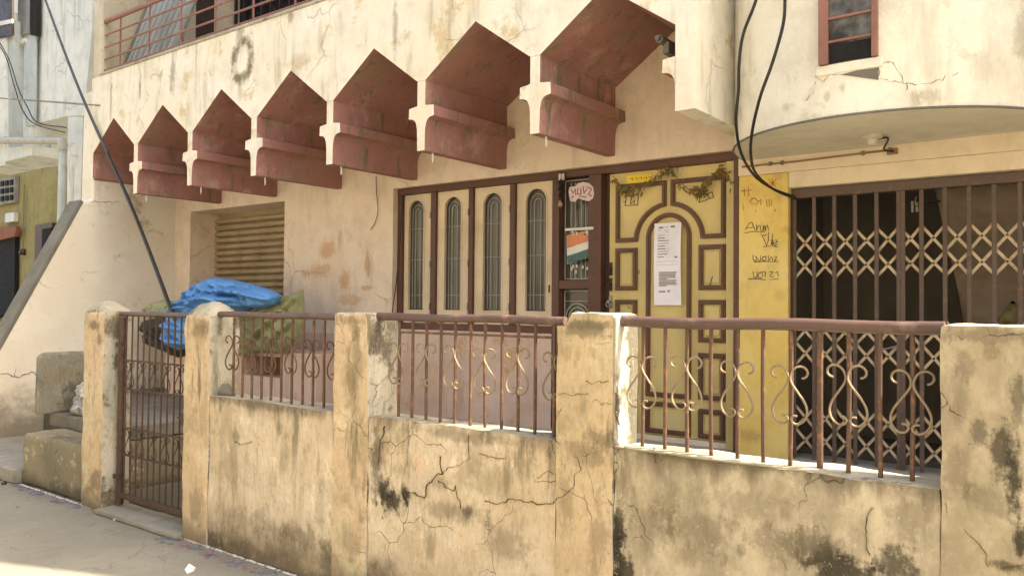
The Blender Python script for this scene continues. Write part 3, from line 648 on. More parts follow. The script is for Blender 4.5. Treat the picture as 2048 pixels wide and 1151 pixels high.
# raised fields inside the small panels
for z0, z1 in ((1.65, 1.94), (1.275, 1.545), (.865, 1.165), (.59, .765)):
    for l, r in ((-3.162, -3.008), (-2.474, -2.305)):
        MB().box(l+.03, r-.03, 5.497, 5.506, z0+.03, z1-.03).build('raised_panel', 'door', dr, bevel=.006)
MB().box(-2.60+.0, -2.567-.02+.0, 5.4995, 5.506, .62, .76).build('raised_panel', 'door', dr)
MB().box(-3.2425, -2.276, 5.475, 5.549, .516, .557).build('threshold', 'lintel_beige', dr, bevel=.004)
for z in (1.80, 1.68, 1.545):
    h = MB().tube([(-3.225, 5.505, z), (-3.225, 5.46, z)], .012, 8); h.box(-3.238, -3.212, 5.496, 5.505, z-.05, z+.05)
    h.tube([(-3.225+.018*math.cos(a/8*6.283), 5.462, z-.02+.018*math.sin(a/8*6.283)) for a in range(8)], .005, 5, closed=True)
    h.build('handle', 'brown_dark' if z > 1.6 else 'metal', dr)
for (x0, y0, x1, y1) in ((1278, 540, 1277, 548), (1425, 552, 1420, 570), (1255, 614, 1262, 616)):
    a_, b_ = xz(x0, y0, 5.496), xz(x1, y1, 5.496)
    MB().band([a_, b_], .006, 5.4945, 5.4965).build('paint_chip', 'ink', dr)
# scribbles on the door
sc = MB()
for pts in ([(1250, 412), (1253, 393), (1277, 389), (1275, 410), (1252, 411)], [(1262, 398), (1261, 408), (1269, 400), (1268, 409)], [(1246, 404), (1252, 402)], [(1398, 405), (1400, 392), (1424, 384), (1427, 394), (1404, 403), (1398, 405)], [(1407, 396), (1415, 388), (1418, 396)], [(1413, 619), (1418, 628), (1426, 622), (1430, 632), (1440, 634)]):
    sc.band([xz(x, y, 5.503) for x, y in pts], .005, 5.5015, 5.5047)
sc.build('scribble', 'ink', dr, kind='stuff')
# rolling shutter
rs = MB().box(-8.94, -7.15, 5.78, 5.80, 1.15, 2.6).build('rolling_shutter', 'shutter', house)
zz = 1.15; k = 0
slat = None
SL = .0775
prof = [(.01, 0), (-.028, .006), (-.046, .022), (-.048, .042), (-.036, .058), (.004, .066), (.008, .0755), (.01, .0765)]
for k in range(19):
    z = 1.155+k*SL
    if z+SL > 2.602: break
    if slat is None:
        b = MB(); b.prism([(5.769+y, zz_) for y, zz_ in prof]+[(5.7795, .0765), (5.7795, 0)], -8.938, -7.152, 'X'); slat = b.build('slat', 'shutter', rs, smooth=30); slat.location = (0, 0, z)
    else: copy_part(slat, rs, (0, 0, z))
# shop counter below the shutter, with a dark opening
cx0, cx1 = -8.5, -5.95
hl, hr = -7.05, -6.45
MB().box(cx0, hl, 4.86, 5.38, .06, 1.05).box(hr, cx1, 4.86, 5.38, .06, 1.05).box(hl, hr, 4.86, 5.38, .06, .80).box(hl, hr, 4.863, 5.38, 1.0, 1.05).box(hl, hr, 5.3, 5.38, .8, 1.0).build('shop_counter', 'dado', house, bevel=.008)
# folding gate
G = 5.5
fg = MB().box(-1.812, .88, 5.46, 5.54, 2.24, 2.302).build('folding_gate', 'gate_brown', house, bevel=.004)
gx = [-1.795+.1285*i for i in range(20)]
cbx = 0; cb = MB().box(-.0125, .0125, G-.036, G-.026, .52, 2.239).build('channel_bar', 'gate_brown', fg, bevel=.002)
for i, x in enumerate(gx):
    if i == 0: cb.location = (x, 0, 0)
    else: copy_part(cb, fg, (x, 0, 0))
copy_part(cb, fg, (-1.127, -.004, 0)); 
MB().box(-1.812, -1.806, 5.44, 5.545, .516, 2.239).build('gate_jamb', 'brown', fg)
def strip(dz, y):
    b = MB(); n = Vector((-dz, .1285)).normalized()*.0085
    b.prism([(0+n.x, 0+n.y), (.1285+n.x, dz+n.y), (.1285-n.x, dz-n.y), (0-n.x, 0-n.y)], y, y+.004, 'Y'); return b
s1 = strip(.150, G-.012).build('lattice_strip', 'lattice', fg); s2 = strip(-.150, G-.019).build('lattice_strip', 'lattice', fg)
first = True; RV = MB()
for i in range(13):
    for zb2 in (1.712, 1.866, 1.285, 1.135, .715, .565):
        jz = random.uniform(-.003, .003)
        if first: s1.location = (gx[i], 0, zb2); s2.location = (gx[i], 0, zb2+.15); first = False
        else:
            for st_, dz_ in ((s1, jz), (s2, .15-jz)): copy_part(st_, fg, (gx[i]+random.uniform(-.002, .002), 0, zb2+dz_)).rotation_euler.y = random.uniform(-.035, .035)
        if (i+int(zb2*100)) % 1 == 0:
            x_ = gx[i]+.064; RV.tube([(x_, G-.024, zb2+.075), (x_, G-.006, zb2+.075)], .008, 6)
RV.build('rivet', 'bar', fg, kind='stuff')
gh = xz(1775, 697, 5.44)
MB().tube([(gh[0]-.05, 5.44, gh[1]-.01), (gh[0]+.03, 5.44, gh[1]+.01), (gh[0]+.06, 5.44, gh[1]+.02)], .006, 6).build('gate_latch', 'metal', fg)
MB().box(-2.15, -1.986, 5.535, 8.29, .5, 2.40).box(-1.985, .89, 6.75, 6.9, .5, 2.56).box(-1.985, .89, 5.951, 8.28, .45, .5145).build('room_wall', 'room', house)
#@OBJECTS
# painted writing on the yellow wall
wr = MB(); wY = DY-.001
def stroke(pts, wd=.0075, sm=True):
    q = [Vector((*xz(x, y, DY), 0)) for x, y in pts]
    if sm and len(q) > 3 and pts[0] != (1521, 466): q = smoothpath(q, 4)
    wr.band([(v.x+.004*fbm((v.x*40, v.y*40, 2)), v.y+.004*fbm((v.x*40, v.y*40, 7))) for v in q], [wd*(.5+.45*fbm((v.x*25, v.y*25, 4))) for v in q], wY-.0012, wY+.0002)
for pts in ([(1490, 460), (1495, 452), (1502, 444), (1507, 452), (1511, 462)], [(1494, 455), (1508, 455)], [(1513, 449), (1514, 461), (1515, 454), (1519, 450)], [(1521, 450), (1521, 459), (1525, 461), (1527, 451), (1528, 461)], [(1530, 452), (1531, 461), (1532, 454), (1535, 451), (1537, 461)], [(1489, 466), (1510, 463), (1530, 464)],
            [(1521, 466), (1528, 478), (1533, 491), (1537, 480), (1538, 464)], [(1526, 472), (1534, 469)], [(1543, 479), (1543, 490)], [(1546, 466), (1545, 490)], [(1549, 487), (1555, 483), (1552, 479), (1547, 484), (1549, 491), (1556, 489)], [(1527, 493), (1540, 492), (1556, 494)], [(1566, 482), (1567, 483)],
            [(1506, 510), (1507, 520), (1513, 520), (1512, 511), (1516, 520), (1521, 520), (1521, 510)], [(1527, 512), (1524, 519), (1530, 521), (1532, 513), (1526, 514)], [(1537, 511), (1537, 521), (1543, 514), (1546, 521)], [(1549, 513), (1553, 514), (1549, 521), (1557, 520)], [(1508, 524), (1530, 522), (1558, 524)],
            [(1506, 543), (1508, 553), (1514, 553), (1514, 543)], [(1518, 546), (1516, 553), (1523, 555), (1526, 546), (1518, 545), (1530, 543), (1531, 553)], [(1539, 544), (1546, 543), (1540, 552), (1548, 553)], [(1551, 545), (1556, 543), (1557, 553)], [(1497, 557), (1515, 557), (1532, 559)], [(1539, 559), (1557, 558)]):
    stroke(pts)
wr.build('wall_writing', 'ink', house, kind='stuff')
wr = MB()
for pts in ([(1538, 358), (1552, 374)], [(1552, 358), (1538, 374)], [(1545, 355), (1545, 377)], [(1535, 366), (1556, 366)], [(1483, 383), (1505, 380)], [(1488, 376), (1490, 392)], [(1497, 375), (1498, 392)], [(1500, 402), (1508, 396), (1516, 404), (1508, 408), (1500, 402)], [(1516, 404), (1522, 399), (1521, 410)], [(1533, 398), (1534, 413)], [(1538, 398), (1539, 413)], [(1543, 398), (1543, 412)], [(1486, 408), (1487, 420)], [(1512, 420), (1511, 426)], [(1551, 418), (1549, 424)]):
    stroke(pts, .009, len(pts) > 2)
wr.build('wall_writing', 'redink', house, kind='stuff')

# ------------------------------------------------------------------ boundary wall with pillars and railings
bw_ = thing('boundary_wall', 'low stained tan plaster wall with pillars and scrolled iron railings along the street', 'boundary wall')
TB = 3.125
def dome(x0, x1, y0, y1, h):
    def f(q, t):
        u_ = abs((q.x-(x0+x1)/2)/((x1-x0)/2)); v_ = abs((q.y-(y0+y1)/2)/((y1-y0)/2))
        return h*max(0, 1-max(u_, v_)**2.2)*t+.012*fbm((q.x*9, q.y*9, q.z*3))*t
    return f
def pillar(x0, x1, zt, topfn, seed, mats=('pillar_tan', 'white_worn', 'ledge'), amp=.005, y1=TB+.004):
    o = rbox(x0, x1, FY-.006, y1, 0, zt, .025, amp, .014, topfn, seed, (0, 1, 2)).build('pillar', list(mats), bw_); return weld(o)
pillar(-6.231, -5.925, 1.435, dome(-6.231, -5.925, FY, TB, .085), 1, ('pillar_tan', 'white_worn', 'cap'))
pillar(-4.875, -4.585, 1.425, dome(-4.875, -4.585, FY, TB, .095), 2, ('pillar_tan', 'white_worn', 'cap'))
pillar(-3.425, -3.147, 1.462, lambda q, t: .004*fbm((q.x*9, q.y*9, 1)), 3)
def chip(q, t):
    d = 0
    if q.x < -1.90: d = -.055*min(1, (-1.90-q.x)/.02)-.02*max(0, (-1.93-q.x)/.05)
    return d*t+.006*fbm((q.x*12, q.y*12, 2))*t
pillar(-1.980, -1.692, 1.478, chip, 4, ('pillar_tan', 'white_dark_inner', 'ledge'))
pillar(-.495, .30, 1.455, lambda q, t: .006*fbm((q.x*9, q.y*9, 4))*t, 5, y1=TB+.02)
def lowtop(q, t): return t*(.006*fbm((q.x*5, q.y*5, 3))-.004)
for l, r, sd_ in ((-4.588, -3.42, 11), (-3.150, -1.976, 12), (-1.696, -.49, 13)):
    weld(rbox(l, r, FY, TB, 0, .937, .03, .006, .013, lowtop, sd_, (0, 0, 1)).build('low_wall', ['wall_tan', 'ledge'], bw_))
# fillet of render in the corner by the first opening and whitewashed edge by the wide pillar
MB().tube([(-4.55, 3.0, .96), (-4.50, 3.0, .945), (-4.44, 3.0, .936)], [.05, .03, .008], 8).build('render_fillet', 'dark_grey', bw_, smooth=60)
MB().tube([(-1.688, FY+.002, 1.46), (-1.690, FY, 1.2), (-1.687, FY+.002, .955), (-1.672, FY-.001, .937), (-1.62, FY-.001, .935), (-1.3, FY, .934), (-1.0, FY, .934), (-.8, FY+.003, .935)], [.010, .006, .009, .011, .007, .008, .004, .001], 6).build('whitewashed_edge', 'ledge', bw_, smooth=60)
# cracks in the render
ck = MB()
def crack(pts, wd, Y=FY-.007, amp=.013, seed=0):
    q = jag([xz(x, y, FY) for x, y in pts], amp, 9, seed)
    ws = [wd*(.12+1.15*max(0, fbm((a*24, b_*24, seed), 3)+.25)) for a, b_ in q]; ws[0] *= .2; ws[-1] *= .2
    ws = [a*.62 for a in ws]; ck.band(q, ws, Y, Y+.012)
for i, (pts, wd) in enumerate([
    ([(1110, 878), (1130, 895), (1155, 912), (1163, 935), (1150, 955), (1148, 975), (1120, 995), (1095, 1010), (1050, 1003), (1020, 998), (995, 1008), (970, 1000)], .006),
    ([(1163, 915), (1185, 905), (1215, 900)], .006), ([(1135, 640), (1150, 658), (1185, 668), (1225, 672)], .005), ([(1125, 680), (1160, 680), (1180, 683), (1222, 685)], .004),
    ([(1172, 760), (1190, 765), (1220, 762)], .004), ([(1118, 788), (1150, 788), (1178, 785)], .004), ([(1228, 780), (1236, 800), (1232, 830), (1240, 850)], .003),
    ([(770, 850), (765, 870), (760, 900), (757, 930)], .005), ([(880, 910), (885, 950), (877, 945), (855, 970), (850, 995), (835, 988), (810, 985)], .004),
    ([(877, 957), (890, 970), (908, 980), (912, 968), (918, 1000), (922, 1015)], .004), ([(885, 948), (900, 935), (915, 930), (930, 920), (940, 918), (938, 870)], .003),
    ([(1205, 940), (1210, 965), (1215, 990), (1225, 1010)], .003), ([(1170, 990), (1180, 1030), (1185, 1060)], .003),
    ([(1310, 895), (1313, 925)], .004), ([(1745, 1010), (1740, 1030), (1728, 1060), (1735, 1090), (1738, 1110)], .003),
    ([(1885, 1005), (1910, 1035), (1940, 1065), (1965, 1095), (1975, 1130)], .0035), ([(2000, 1135), (2048, 1125)], .005),
    ([(1900, 640), (1905, 672), (1895, 690)], .002), ([(1915, 672), (1925, 678), (1935, 668)], .004), ([(1975, 660), (1983, 670)], .004), ([(2030, 720), (2048, 712)], .003),
    ([(470, 885), (490, 888), (505, 883)], .003),
    ([(173, 680), (190, 682), (208, 680)], .004), ([(960, 905), (990, 915), (1013, 916)], .004)]):
    crack(pts, wd, seed=i)
ck.build('render_crack', 'crack', bw_, kind='stuff')
# railings
def spiral(c, r, a0, turns, n=14, sgn=1):
    return [(c[0]+sgn*r*(1-.55*i/n)*math.cos(math.radians(a0+turns*360*i/n)), c[1]+r*(1-.55*i/n)*math.sin(math.radians(a0+turns*360*i/n))) for i in range(n+1)]
def scroll_half(s):
    # one side of the lyre: curl outwards at the top, cross at the bar, belly, curl in at the foot
    pts = [(.034, .172), (.024, .166), (.020, .180), (.028, .196), (.044, .200), (.054, .186), (.050, .172)]
    top = [(.036, .168), (.028, .172), (.027, .184), (.036, .195), (.048, .194), (.056, .184), (.054, .170)]
    path = [(.046, .168), (.058, .172), (.066, .184), (.062, .200), (.046, .210), (.026, .207), (.011, .192), (.004, .168), (.011, .146), (.030, .118), (.050, .090), (.062, .062), (.062, .036), (.050, .014), (.032, .003), (.014, .006), (.006, .020), (.014, .031), (.028, .032)]
    return [(s*x, z) for x, z in path]
rz = {0: (1.437, -4.588, -3.42, -4.435, .0955), 1: (1.442, -3.150, -1.976, -2.996, .0955), 2: (1.443, -1.696, -.49, -1.598, .1009)}
for k, (zr, l, r, x0, dx) in rz.items():
    Yb = 2.985
    rp_ = [(l+(r-l)*i/8, Yb, zr+.003*math.sin(i*1.3+k)) for i in range(9)]
    rr_ = MB().tube(rp_, (.0195, .0205, .0235)[k], 12).build('railing', 'rail', bw_, smooth=50)
    if k == 1:
        MB().box(-2.995, -2.03, Yb-.004, Yb+.004, 1.36, 1.372).build('flat_bar', 'bar', rr_)
    for i in range(11):
        x = x0+dx*i+random.uniform(-.003, .003)
        if k == 1 and i == 10: x = -2.03
        tilt = random.uniform(-.004, .004); hb = zr-.02
        MB().tube([(x, Yb, .928), (x+tilt, Yb+random.uniform(-.002, .002), 1.2), (x+tilt*.5, Yb, hb)], .0082 if (k, i) not in ((2, 7), (1, 10)) else .0115, 7).build('bar', 'bar', rr_, smooth=50)
        if i % 2 == 0 and not (k == 1 and i == 10 and False):
            dz = random.uniform(-.012, .010); tw = random.uniform(-.10, .10); rot = random.uniform(-.35, .35)
            sb = MB()
            for s in (-1, 1):
                ps = smoothpath([Vector((px*math.cos(rot)-(.0), px*math.sin(rot), pz)) for px, pz in scroll_half(s)], 5)
                ps = [Vector((p.x*math.cos(tw)+(p.z-.1)*math.sin(tw)*.5+x, Yb-.010-s*.0025+p.y*.4, p.z+1.095+dz)) for p in ps]
                sb.tube(ps, .0044, 6)
            sb.build('scroll', 'scroll' if k else 'bar', rr_, smooth=60)
# rusted end post at the chipped pillar
MB().box(-2.012, -1.985, 2.965, 3.0, .935, 1.43).build('end_post', 'rust', bw_)

# ------------------------------------------------------------------ street gate
gt = thing('iron_gate', 'narrow rusty iron gate with scrolled bands between two plaster pillars', 'gate')
gy = 3.02
g0, g1 = P(246, 800, gy).x, P(372, 800, gy).x
zt, zb3 = 1.425, .115
MB().tube([(g0-.02, gy, .05), (g0-.02, gy, 1.40)], .027, 10).build('gate_post', 'rust', gt, smooth=40)
MB().tube([(g0-.05, gy, zt), (g1+.08, gy, zt)], .018, 10).build('top_rail', 'rail', gt, smooth=40)
MB().box(g0, g1+.06, gy-.016, gy+.016, zb3-.02, zb3+.02).build('bottom_rail', 'rust', gt, bevel=.003)
MB().box(g1+.03, g1+.06, gy-.014, gy+.014, zb3+.021, zt-.019).build('side_rail', 'rust', gt, bevel=.003)
bands = [(1.01, 1.005), (.78, .775), (.555, .55), (.35, .345)]
for z in (1.09, .885, .605, .41): MB().box(g0, g1+.03, gy-.0062, gy+.0062, z-.006, z+.006).build('cross_bar', 'rust', gt)
nb = 11
for i in range(nb):
    x = g0+.035+(g1-g0)*i/(nb-1)*.97
    MB().tube([(x, gy+.0085*0, zb3+.018), (x+random.uniform(-.004, .004), gy, .75), (x, gy, zt-.015)], .0065, 6).build('bar', 'rust', gt, smooth=50)
for zc0, hgt in ((.895, .185), (.415, .18)):
    for i in range(5):
        x = g0+.035+(g1-g0)*(2*i+1)/(nb-1)*.97; sb = MB()
        for s in (-1, 1):
            ps = smoothpath([Vector((x+s*px*.85, gy-.012-s*.002, zc0+pz*hgt/.209)) for px, pz in [(abs(a), b_) for a, b_ in scroll_half(1)]], 4); sb.tube(ps, .0034, 5)
        sb.build('scroll', 'rust', gt, smooth=60)
MB().box(g1-.07, g1+.03, gy-.022, gy-.012, .735, .75).box(g1-.01, g1+.02, gy-.03, gy-.01, .70, .78).build('latch', 'rust', gt)
for z in (1.12, 1.2, .25): MB().box(g0-.06, g0+.02, gy-.033, gy-.02, z-.015, z+.015).build('hinge', 'rust', gt)

# ------------------------------------------------------------------ things on and around the counter
def px_poly(pts, Y): return [xz(x, y, Y) for x, y in pts]
CR = [(xz(*a, 4.72), xz(*b_, 4.72), dp, wd_) for a, b_, dp, wd_ in (((392, 580), (545, 602), .07, .035), ((425, 562), (475, 606), .06, .03), ((470, 606), (548, 606), .06, .025), ((356, 602), (450, 588), .06, .03), ((352, 618), (415, 600), .05, .022),
      ((432, 574), (525, 578), .05, .025), ((485, 566), (550, 594), .06, .022), ((340, 640), (380, 655), .05, .022), ((342, 668), (382, 684), .05, .025), ((400, 622), (486, 606), .06, .025), ((505, 575), (520, 612), .05, .02), ((410, 565), (385, 600), .05, .025), ((440, 590), (500, 592), .05, .018))]
CG = [(xz(*a, 4.80), xz(*b_, 4.80), dp, wd_) for a, b_, dp, wd_ in (((604, 585), (480, 650), .04, .03), ((600, 600), (510, 690), .04, .03), ((606, 640), (540, 700), .035, .025), ((470, 640), (480, 700), .04, .025), ((556, 604), (600, 640), .03, .02))]
bt = lump(px_poly([(352, 605), (378, 590), (392, 573), (412, 560), (432, 554), (470, 560), (505, 568), (540, 580), (556, 592), (548, 608), (528, 618), (505, 614), (482, 626), (462, 628), (440, 640), (390, 650), (384, 690), (360, 700), (338, 690), (334, 660), (342, 640), (350, 625)], 4.72), 4.72, .11, .18, .022, 5, .011, 4, .14, CR).build('tarpaulin', 'tarp', smooth=55)
tag(bt, 'crumpled bright blue tarpaulin heaped on the counter behind the gate pillar', 'tarpaulin')
gt_ = lump(px_poly([(440, 640), (500, 622), (530, 615), (556, 597), (585, 586), (606, 577), (608, 610), (607, 645), (598, 675), (585, 692), (560, 707), (520, 704), (485, 712), (468, 705), (450, 690)], 4.80), 4.80, .06, .05, .012, 3, .016, 9, .25, CG).build('tarpaulin', 'green', smooth=60)
tag(gt_, 'olive green canvas sheet hanging below the blue tarpaulin', 'canvas sheet')
lg = lump(px_poly([(296, 618), (310, 605), (330, 598), (350, 602), (360, 620), (350, 634), (310, 636)], 5.0), 5.0, .08, .06, .05, 9, .02, 5, .12).build('cloth', 'leafgreen', smooth=60)
tag(lg, 'pale green crumpled cloth beside the foot of the leaning pole', 'cloth')
sk = lump(px_poly([(290, 640), (345, 632), (390, 640), (394, 712), (360, 716), (330, 703), (294, 688)], 4.88), 4.88, .08, .1, .04, 6, .025, 2, .15).build('sack', 'sack', smooth=60)
tag(sk, 'dark bundle of sacking under the blue tarpaulin, seen through the gate', 'sack')
# leaning pole
pl = MB(); pb = P(350, 640, 4.55); pm = P(163, 190, 4.33); pt_ = P(88, -8, 4.22)
pth = smoothpath([pb, P(268, 425, 4.45), pm, pt_, P(40, -150, 4.16)], 6)
pl.tube(pth, [.022-.009*min(1, i/18) for i in range(len(pth))], 8)
pole = pl.build('leaning_pole', 'pole', smooth=60); tag(pole, 'long dark pole leaning from the blue tarpaulin up past the balcony corner', 'pole')
w2 = MB().tube([p+Vector((.04, -.02, 0)) for p in pth[:10]], .008, 6).build('wire', 'cable', pole, smooth=60)
# slab, white sack, step things
def slabtop(q, t):
    d = max(0, 3.20-q.y); return -t*(.6*d*d/.07*1.0)
s_ = rbox(-.03, .03, 3.13, 3.80, .535, 1.07, .02, .004, .022, slabtop, 8)
slab = weld(s_.build('stone_slab', 'slab')); slab.location.x = -7.53; slab.rotation_euler = (0, 0, 0)
tag(slab, 'grey stone slab with rounded corner standing on the steps beside the gate pillar', 'stone slab')
ws = lump([( -7.5+.0, .54), (-7.42, .53), (-7.18, .54), (-7.15, .72), (-7.2, .84), (-7.32, .87), (-7.44, .80), (-7.49, .66)], 3.45, .07, .07, .03, 9, .02, 6, .1).build('white_sack', 'whitesack', smooth=60)
p_ = PX(152, 790, -7.3); ws.location = (.16, p_.y-3.45+.05, -.02)
tag(ws, 'white speckled sack standing before the grey stone slab', 'sack')
p_ = P(1975, 600, 5.9)
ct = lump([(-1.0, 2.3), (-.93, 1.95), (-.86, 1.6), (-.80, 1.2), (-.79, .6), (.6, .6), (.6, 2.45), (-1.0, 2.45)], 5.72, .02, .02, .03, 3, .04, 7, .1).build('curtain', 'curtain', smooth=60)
tag(ct, 'brown curtain hanging inside the room behind the folding gate', 'curtain')
yc = lump(px_poly([(1985, 650), (2005, 625), (2025, 600), (2040, 615), (2035, 655)], 5.66), 5.66, .05, .04, .03, 8, .02, 3, .06).build('cloth', 'ochre_cloth', smooth=60)
tag(yc, 'yellow cloth at the right inside the folding gate', 'cloth')
hb = MB()
for x0, y0, x1, y1 in ((1822, 402, 1827, 424), (1830, 404, 1836, 411), (1831, 413, 1837, 423)):
    a_, c_ = xz(x0, y0, 6.1), xz(x1, y1, 6.1); hb.box(a_[0], c_[0], 6.1, 6.12, c_[1], a_[1])
a_ = xz(1829, 398, 6.1); hb.tube([(a_[0], 6.11, a_[1]-.02), (a_[0]+.01, 6.11, a_[1]+.02)], .004, 5)
tag(hb.build('white_glint', 'offwhite', bevel=.003), 'small white pieces standing in for a bright reflection behind the folding gate', 'charm')  # a bright reflection inside the room, built as white pieces
# notice
nY = 5.472
x0, z1 = xz(1309, 447, nY); x1, z0 = xz(1362, 610, nY)
b = MB(); N = 10; vs = []
for i in range(N+1):
    t = i/N; yy = nY-.006*math.sin(t*3.14)-.008*t*(1-t)
    z = z1+(z0-z1)*t; vs += [(x0, yy, z), (x1, yy-.004*math.sin(t*5), z), (x1, yy+.0012-.004*math.sin(t*5), z), (x0, yy+.0012, z)]
fs = [(i*4+k, i*4+(k+1) % 4, i*4+4+(k+1) % 4, i*4+4+k) for i in range(N) for k in range(4)]+[(0, 1, 2, 3), tuple(N*4+k for k in range(4))]
nt = b.add(vs, fs).build('notice', 'paper', smooth=60)
tag(nt, 'long white printed notice pasted on the carved yellow door', 'notice')
pr = MB(); prl = MB(); wd, hh = x1-x0, z1-z0
def pbar(u0, u1, v, th, mb):
    t = v; yy = nY-.006*math.sin(t*3.14)-.008*t*(1-t)-.0052
    mb.box(x0+wd*u0, x0+wd*u1, yy, yy+.0012, z1-hh*v-th/2, z1-hh*v+th/2)
pbar(.18, .34, .055, .012, pr); pbar(.42, .56, .052, .006, prl); pbar(.62, .78, .05, .014, pr)
pbar(.15, .26, .085, .004, prl); pbar(.38, .60, .092, .004, prl); pbar(.45, .56, .115, .004, prl)
for i in range(9): pbar(.15, .15+random.uniform(.16, .40), .15+.033*i, .006, pr if i % 3 else prl)
for i in range(9): pbar(.5, .5+random.uniform(.0, .14), .15+.033*i, .003, prl)
pbar(.78, .88, .42, .012, pr); pbar(.12, .9, .47, .002, prl); pbar(.12, .9, .51, .002, prl)
for i in range(11): pbar(.2, random.uniform(.8, .88) if i not in (5, 10) else .5, .60+.0165*i, .0048, pr)
pbar(.2, .44, .835, .009, pr); pbar(.53, .60, .83, .014, pr)
pr.build('print', 'print', nt, kind='stuff'); prl.build('print', 'print_light', nt, kind='stuff')
# yellow sticker, pink sign, tricolour sticker, small white things
def plate(name, pts, Y, mat, label, cat, th=.003):
    return tag(MB().prism([xz(x, y, Y) for x, y in pts], Y, Y+th).build(name, mat), label, cat)
sy = plate('sticker', [(1253, 351), (1303, 347), (1304, 364), (1254, 367)], 5.497, 'sticker_yellow', 'small yellow printed sticker at the top of the carved door', 'sticker')
b = MB()
for i, (x, y) in enumerate(((1259, 358), (1268, 357), (1277, 356), (1287, 356), (1296, 355))): b.band([xz(x, y, 5.49), xz(x+5, y-2, 5.49), xz(x+6, y+3, 5.49)], .006, 5.4955, 5.4972)
b.build('print', 'redink', sy, kind='stuff')
pk = plate('sign', [(1137, 384), (1139, 374), (1152, 372), (1154, 367), (1166, 364), (1178, 366), (1186, 374), (1188, 386), (1186, 396), (1178, 402), (1166, 400), (1156, 396), (1150, 404), (1140, 402)], 5.436, 'sticker_pink', 'pale pink flower shaped sign on the narrow brown window', 'sign')
b = MB()
for pts in ([(1142, 378), (1146, 386), (1151, 378), (1151, 390)], [(1156, 376), (1154, 388), (1162, 388), (1161, 376)], [(1166, 372), (1168, 386), (1174, 378)], [(1176, 374), (1183, 378), (1177, 388), (1184, 392)], [(1142, 396), (1148, 392)], [(1158, 392), (1172, 394)]):
    b.band([xz(x, y, 5.435) for x, y in pts], .007, 5.4342, 5.4362)
b.build('print', 'mould', pk, kind='stuff')
fl = tag(MB().prism([xz(x, y, 5.452) for x, y in ((1133, 470), (1186, 458), (1187, 512), (1160, 520), (1134, 528))], 5.452, 5.455).build('poster', 'offwhite'), 'small orange, white and green banded sticker in the narrow window', 'poster')
MB().prism([xz(x, y, 5.449) for x, y in ((1133.5, 470), (1186, 458), (1186.5, 478), (1134, 496))], 5.4485, 5.4515).build('band', 'orange', fl)
MB().prism([xz(x, y, 5.449) for x, y in ((1134, 512), (1186.5, 494), (1186.5, 512), (1160, 520), (1134.5, 527))], 5.4485, 5.4515).build('band', 'teal', fl)
b = MB()
for i in range(16):
    x, y = random.uniform(1136, 1184), random.choice((random.uniform(463, 470), random.uniform(528, 545))); p = xz(x, y, 5.447); b.box(p[0]-.006, p[0]+.006, 5.446, 5.4482, p[1]-.012, p[1]+.012)
b.build('tassel', 'offwhite', fl, kind='stuff')
q0, q1 = xz(1130, 462, 5.44), xz(1187, 453, 5.44)
tag(MB().box(q0[0], q1[0], 5.437, 5.442, q0[1], q1[1]).build('curtain_rod', 'offwhite', bevel=.002), 'white strip across the narrow window above the banded sticker', 'rod')
# lemon and chilli charm hanging by the narrow window
dc = MB(); p = P(1122, 360, 5.41)
dc.tube([(p.x, 5.41, p.z+.06), (p.x, 5.41, p.z-.30)], .003, 5)
for i, (dz, r) in enumerate(((0, .035), (-.05, .03), (-.10, .026), (-.16, .03))):
    for k in range(7):
        a = k*.9+i; dc.tube([(p.x, 5.41, p.z+dz), (p.x+r*math.cos(a), 5.41+r*.5*math.sin(a)-.01, p.z+dz-.025)], [.008, .003], 5)
dcm = dc.build('door_charm', 'cable'); tag(dcm, 'dark dried charm hanging on the frame of the narrow window', 'charm')
b = MB(); b.tube([(p.x, 5.405, p.z-.19+.03*math.cos(i/8*3.14)) for i in range(9)], [.001+.02*math.sin(i/8*3.14) for i in range(9)], 8); b.build('lemon', 'shutter', dcm, smooth=60)
p = P(1123, 355, 5.43); MB().box(p.x-.025, p.x+.025, 5.425, 5.438, p.z-.02, p.z+.03).build('tag', 'offwhite', dcm)
# garland of dried mango leaves along the door head
gl = MB(); rnd = random.Random(3)
def sag(x, pts):
    for (xa, ya), (xb, yb) in zip(pts, pts[1:]):
        if xa <= x <= xb: t = (x-xa)/(xb-xa); return ya+(yb-ya)*t
    return pts[-1][1]
gp = [(1226, 352), (1238, 372), (1262, 380), (1290, 372), (1312, 352), (1330, 330), (1345, 340), (1358, 362), (1378, 380), (1405, 378), (1422, 355), (1438, 336), (1454, 345), (1462, 370)]
gl.tube([P(x, y, 5.46) for x, y in gp], .003, 5)
strg = gl.build('garland', 'leaf'); tag(strg, 'dried brown leaf garland sagging along the top of the carved door', 'garland')
lf = MB()
for i in range(260):
    x = rnd.uniform(1226, 1462); y = sag(x, gp)
    if rnd.random() < .5: x = rnd.gauss(rnd.choice((1334, 1262, 1240, 1408, 1400, 1440)), 10); x = max(1226, min(1462, x)); y = sag(x, gp)
    p = P(x, y+rnd.uniform(-6, 10), 5.455+rnd.uniform(-.02, .01)); L = rnd.uniform(.025, .055); a = rnd.gauss(-1.57, .9); wv = rnd.uniform(.006, .011)
    d = Vector((math.cos(a), rnd.uniform(-.5, .2), math.sin(a))).normalized(); sdv = Vector((-d.z, rnd.uniform(-.6, .6), d.x)).normalized()*wv; n_ = d.cross(sdv).normalized()*.004
    lf.add([p, p+d*L*.4+sdv+n_, p+d*L, p+d*L*.4-sdv+n_, p+d*L*.45-n_], [(0, 1, 4), (1, 2, 4), (2, 3, 4), (3, 0, 4)])
lf.build('leaf', 'leaf', strg, kind='stuff')
b = MB()
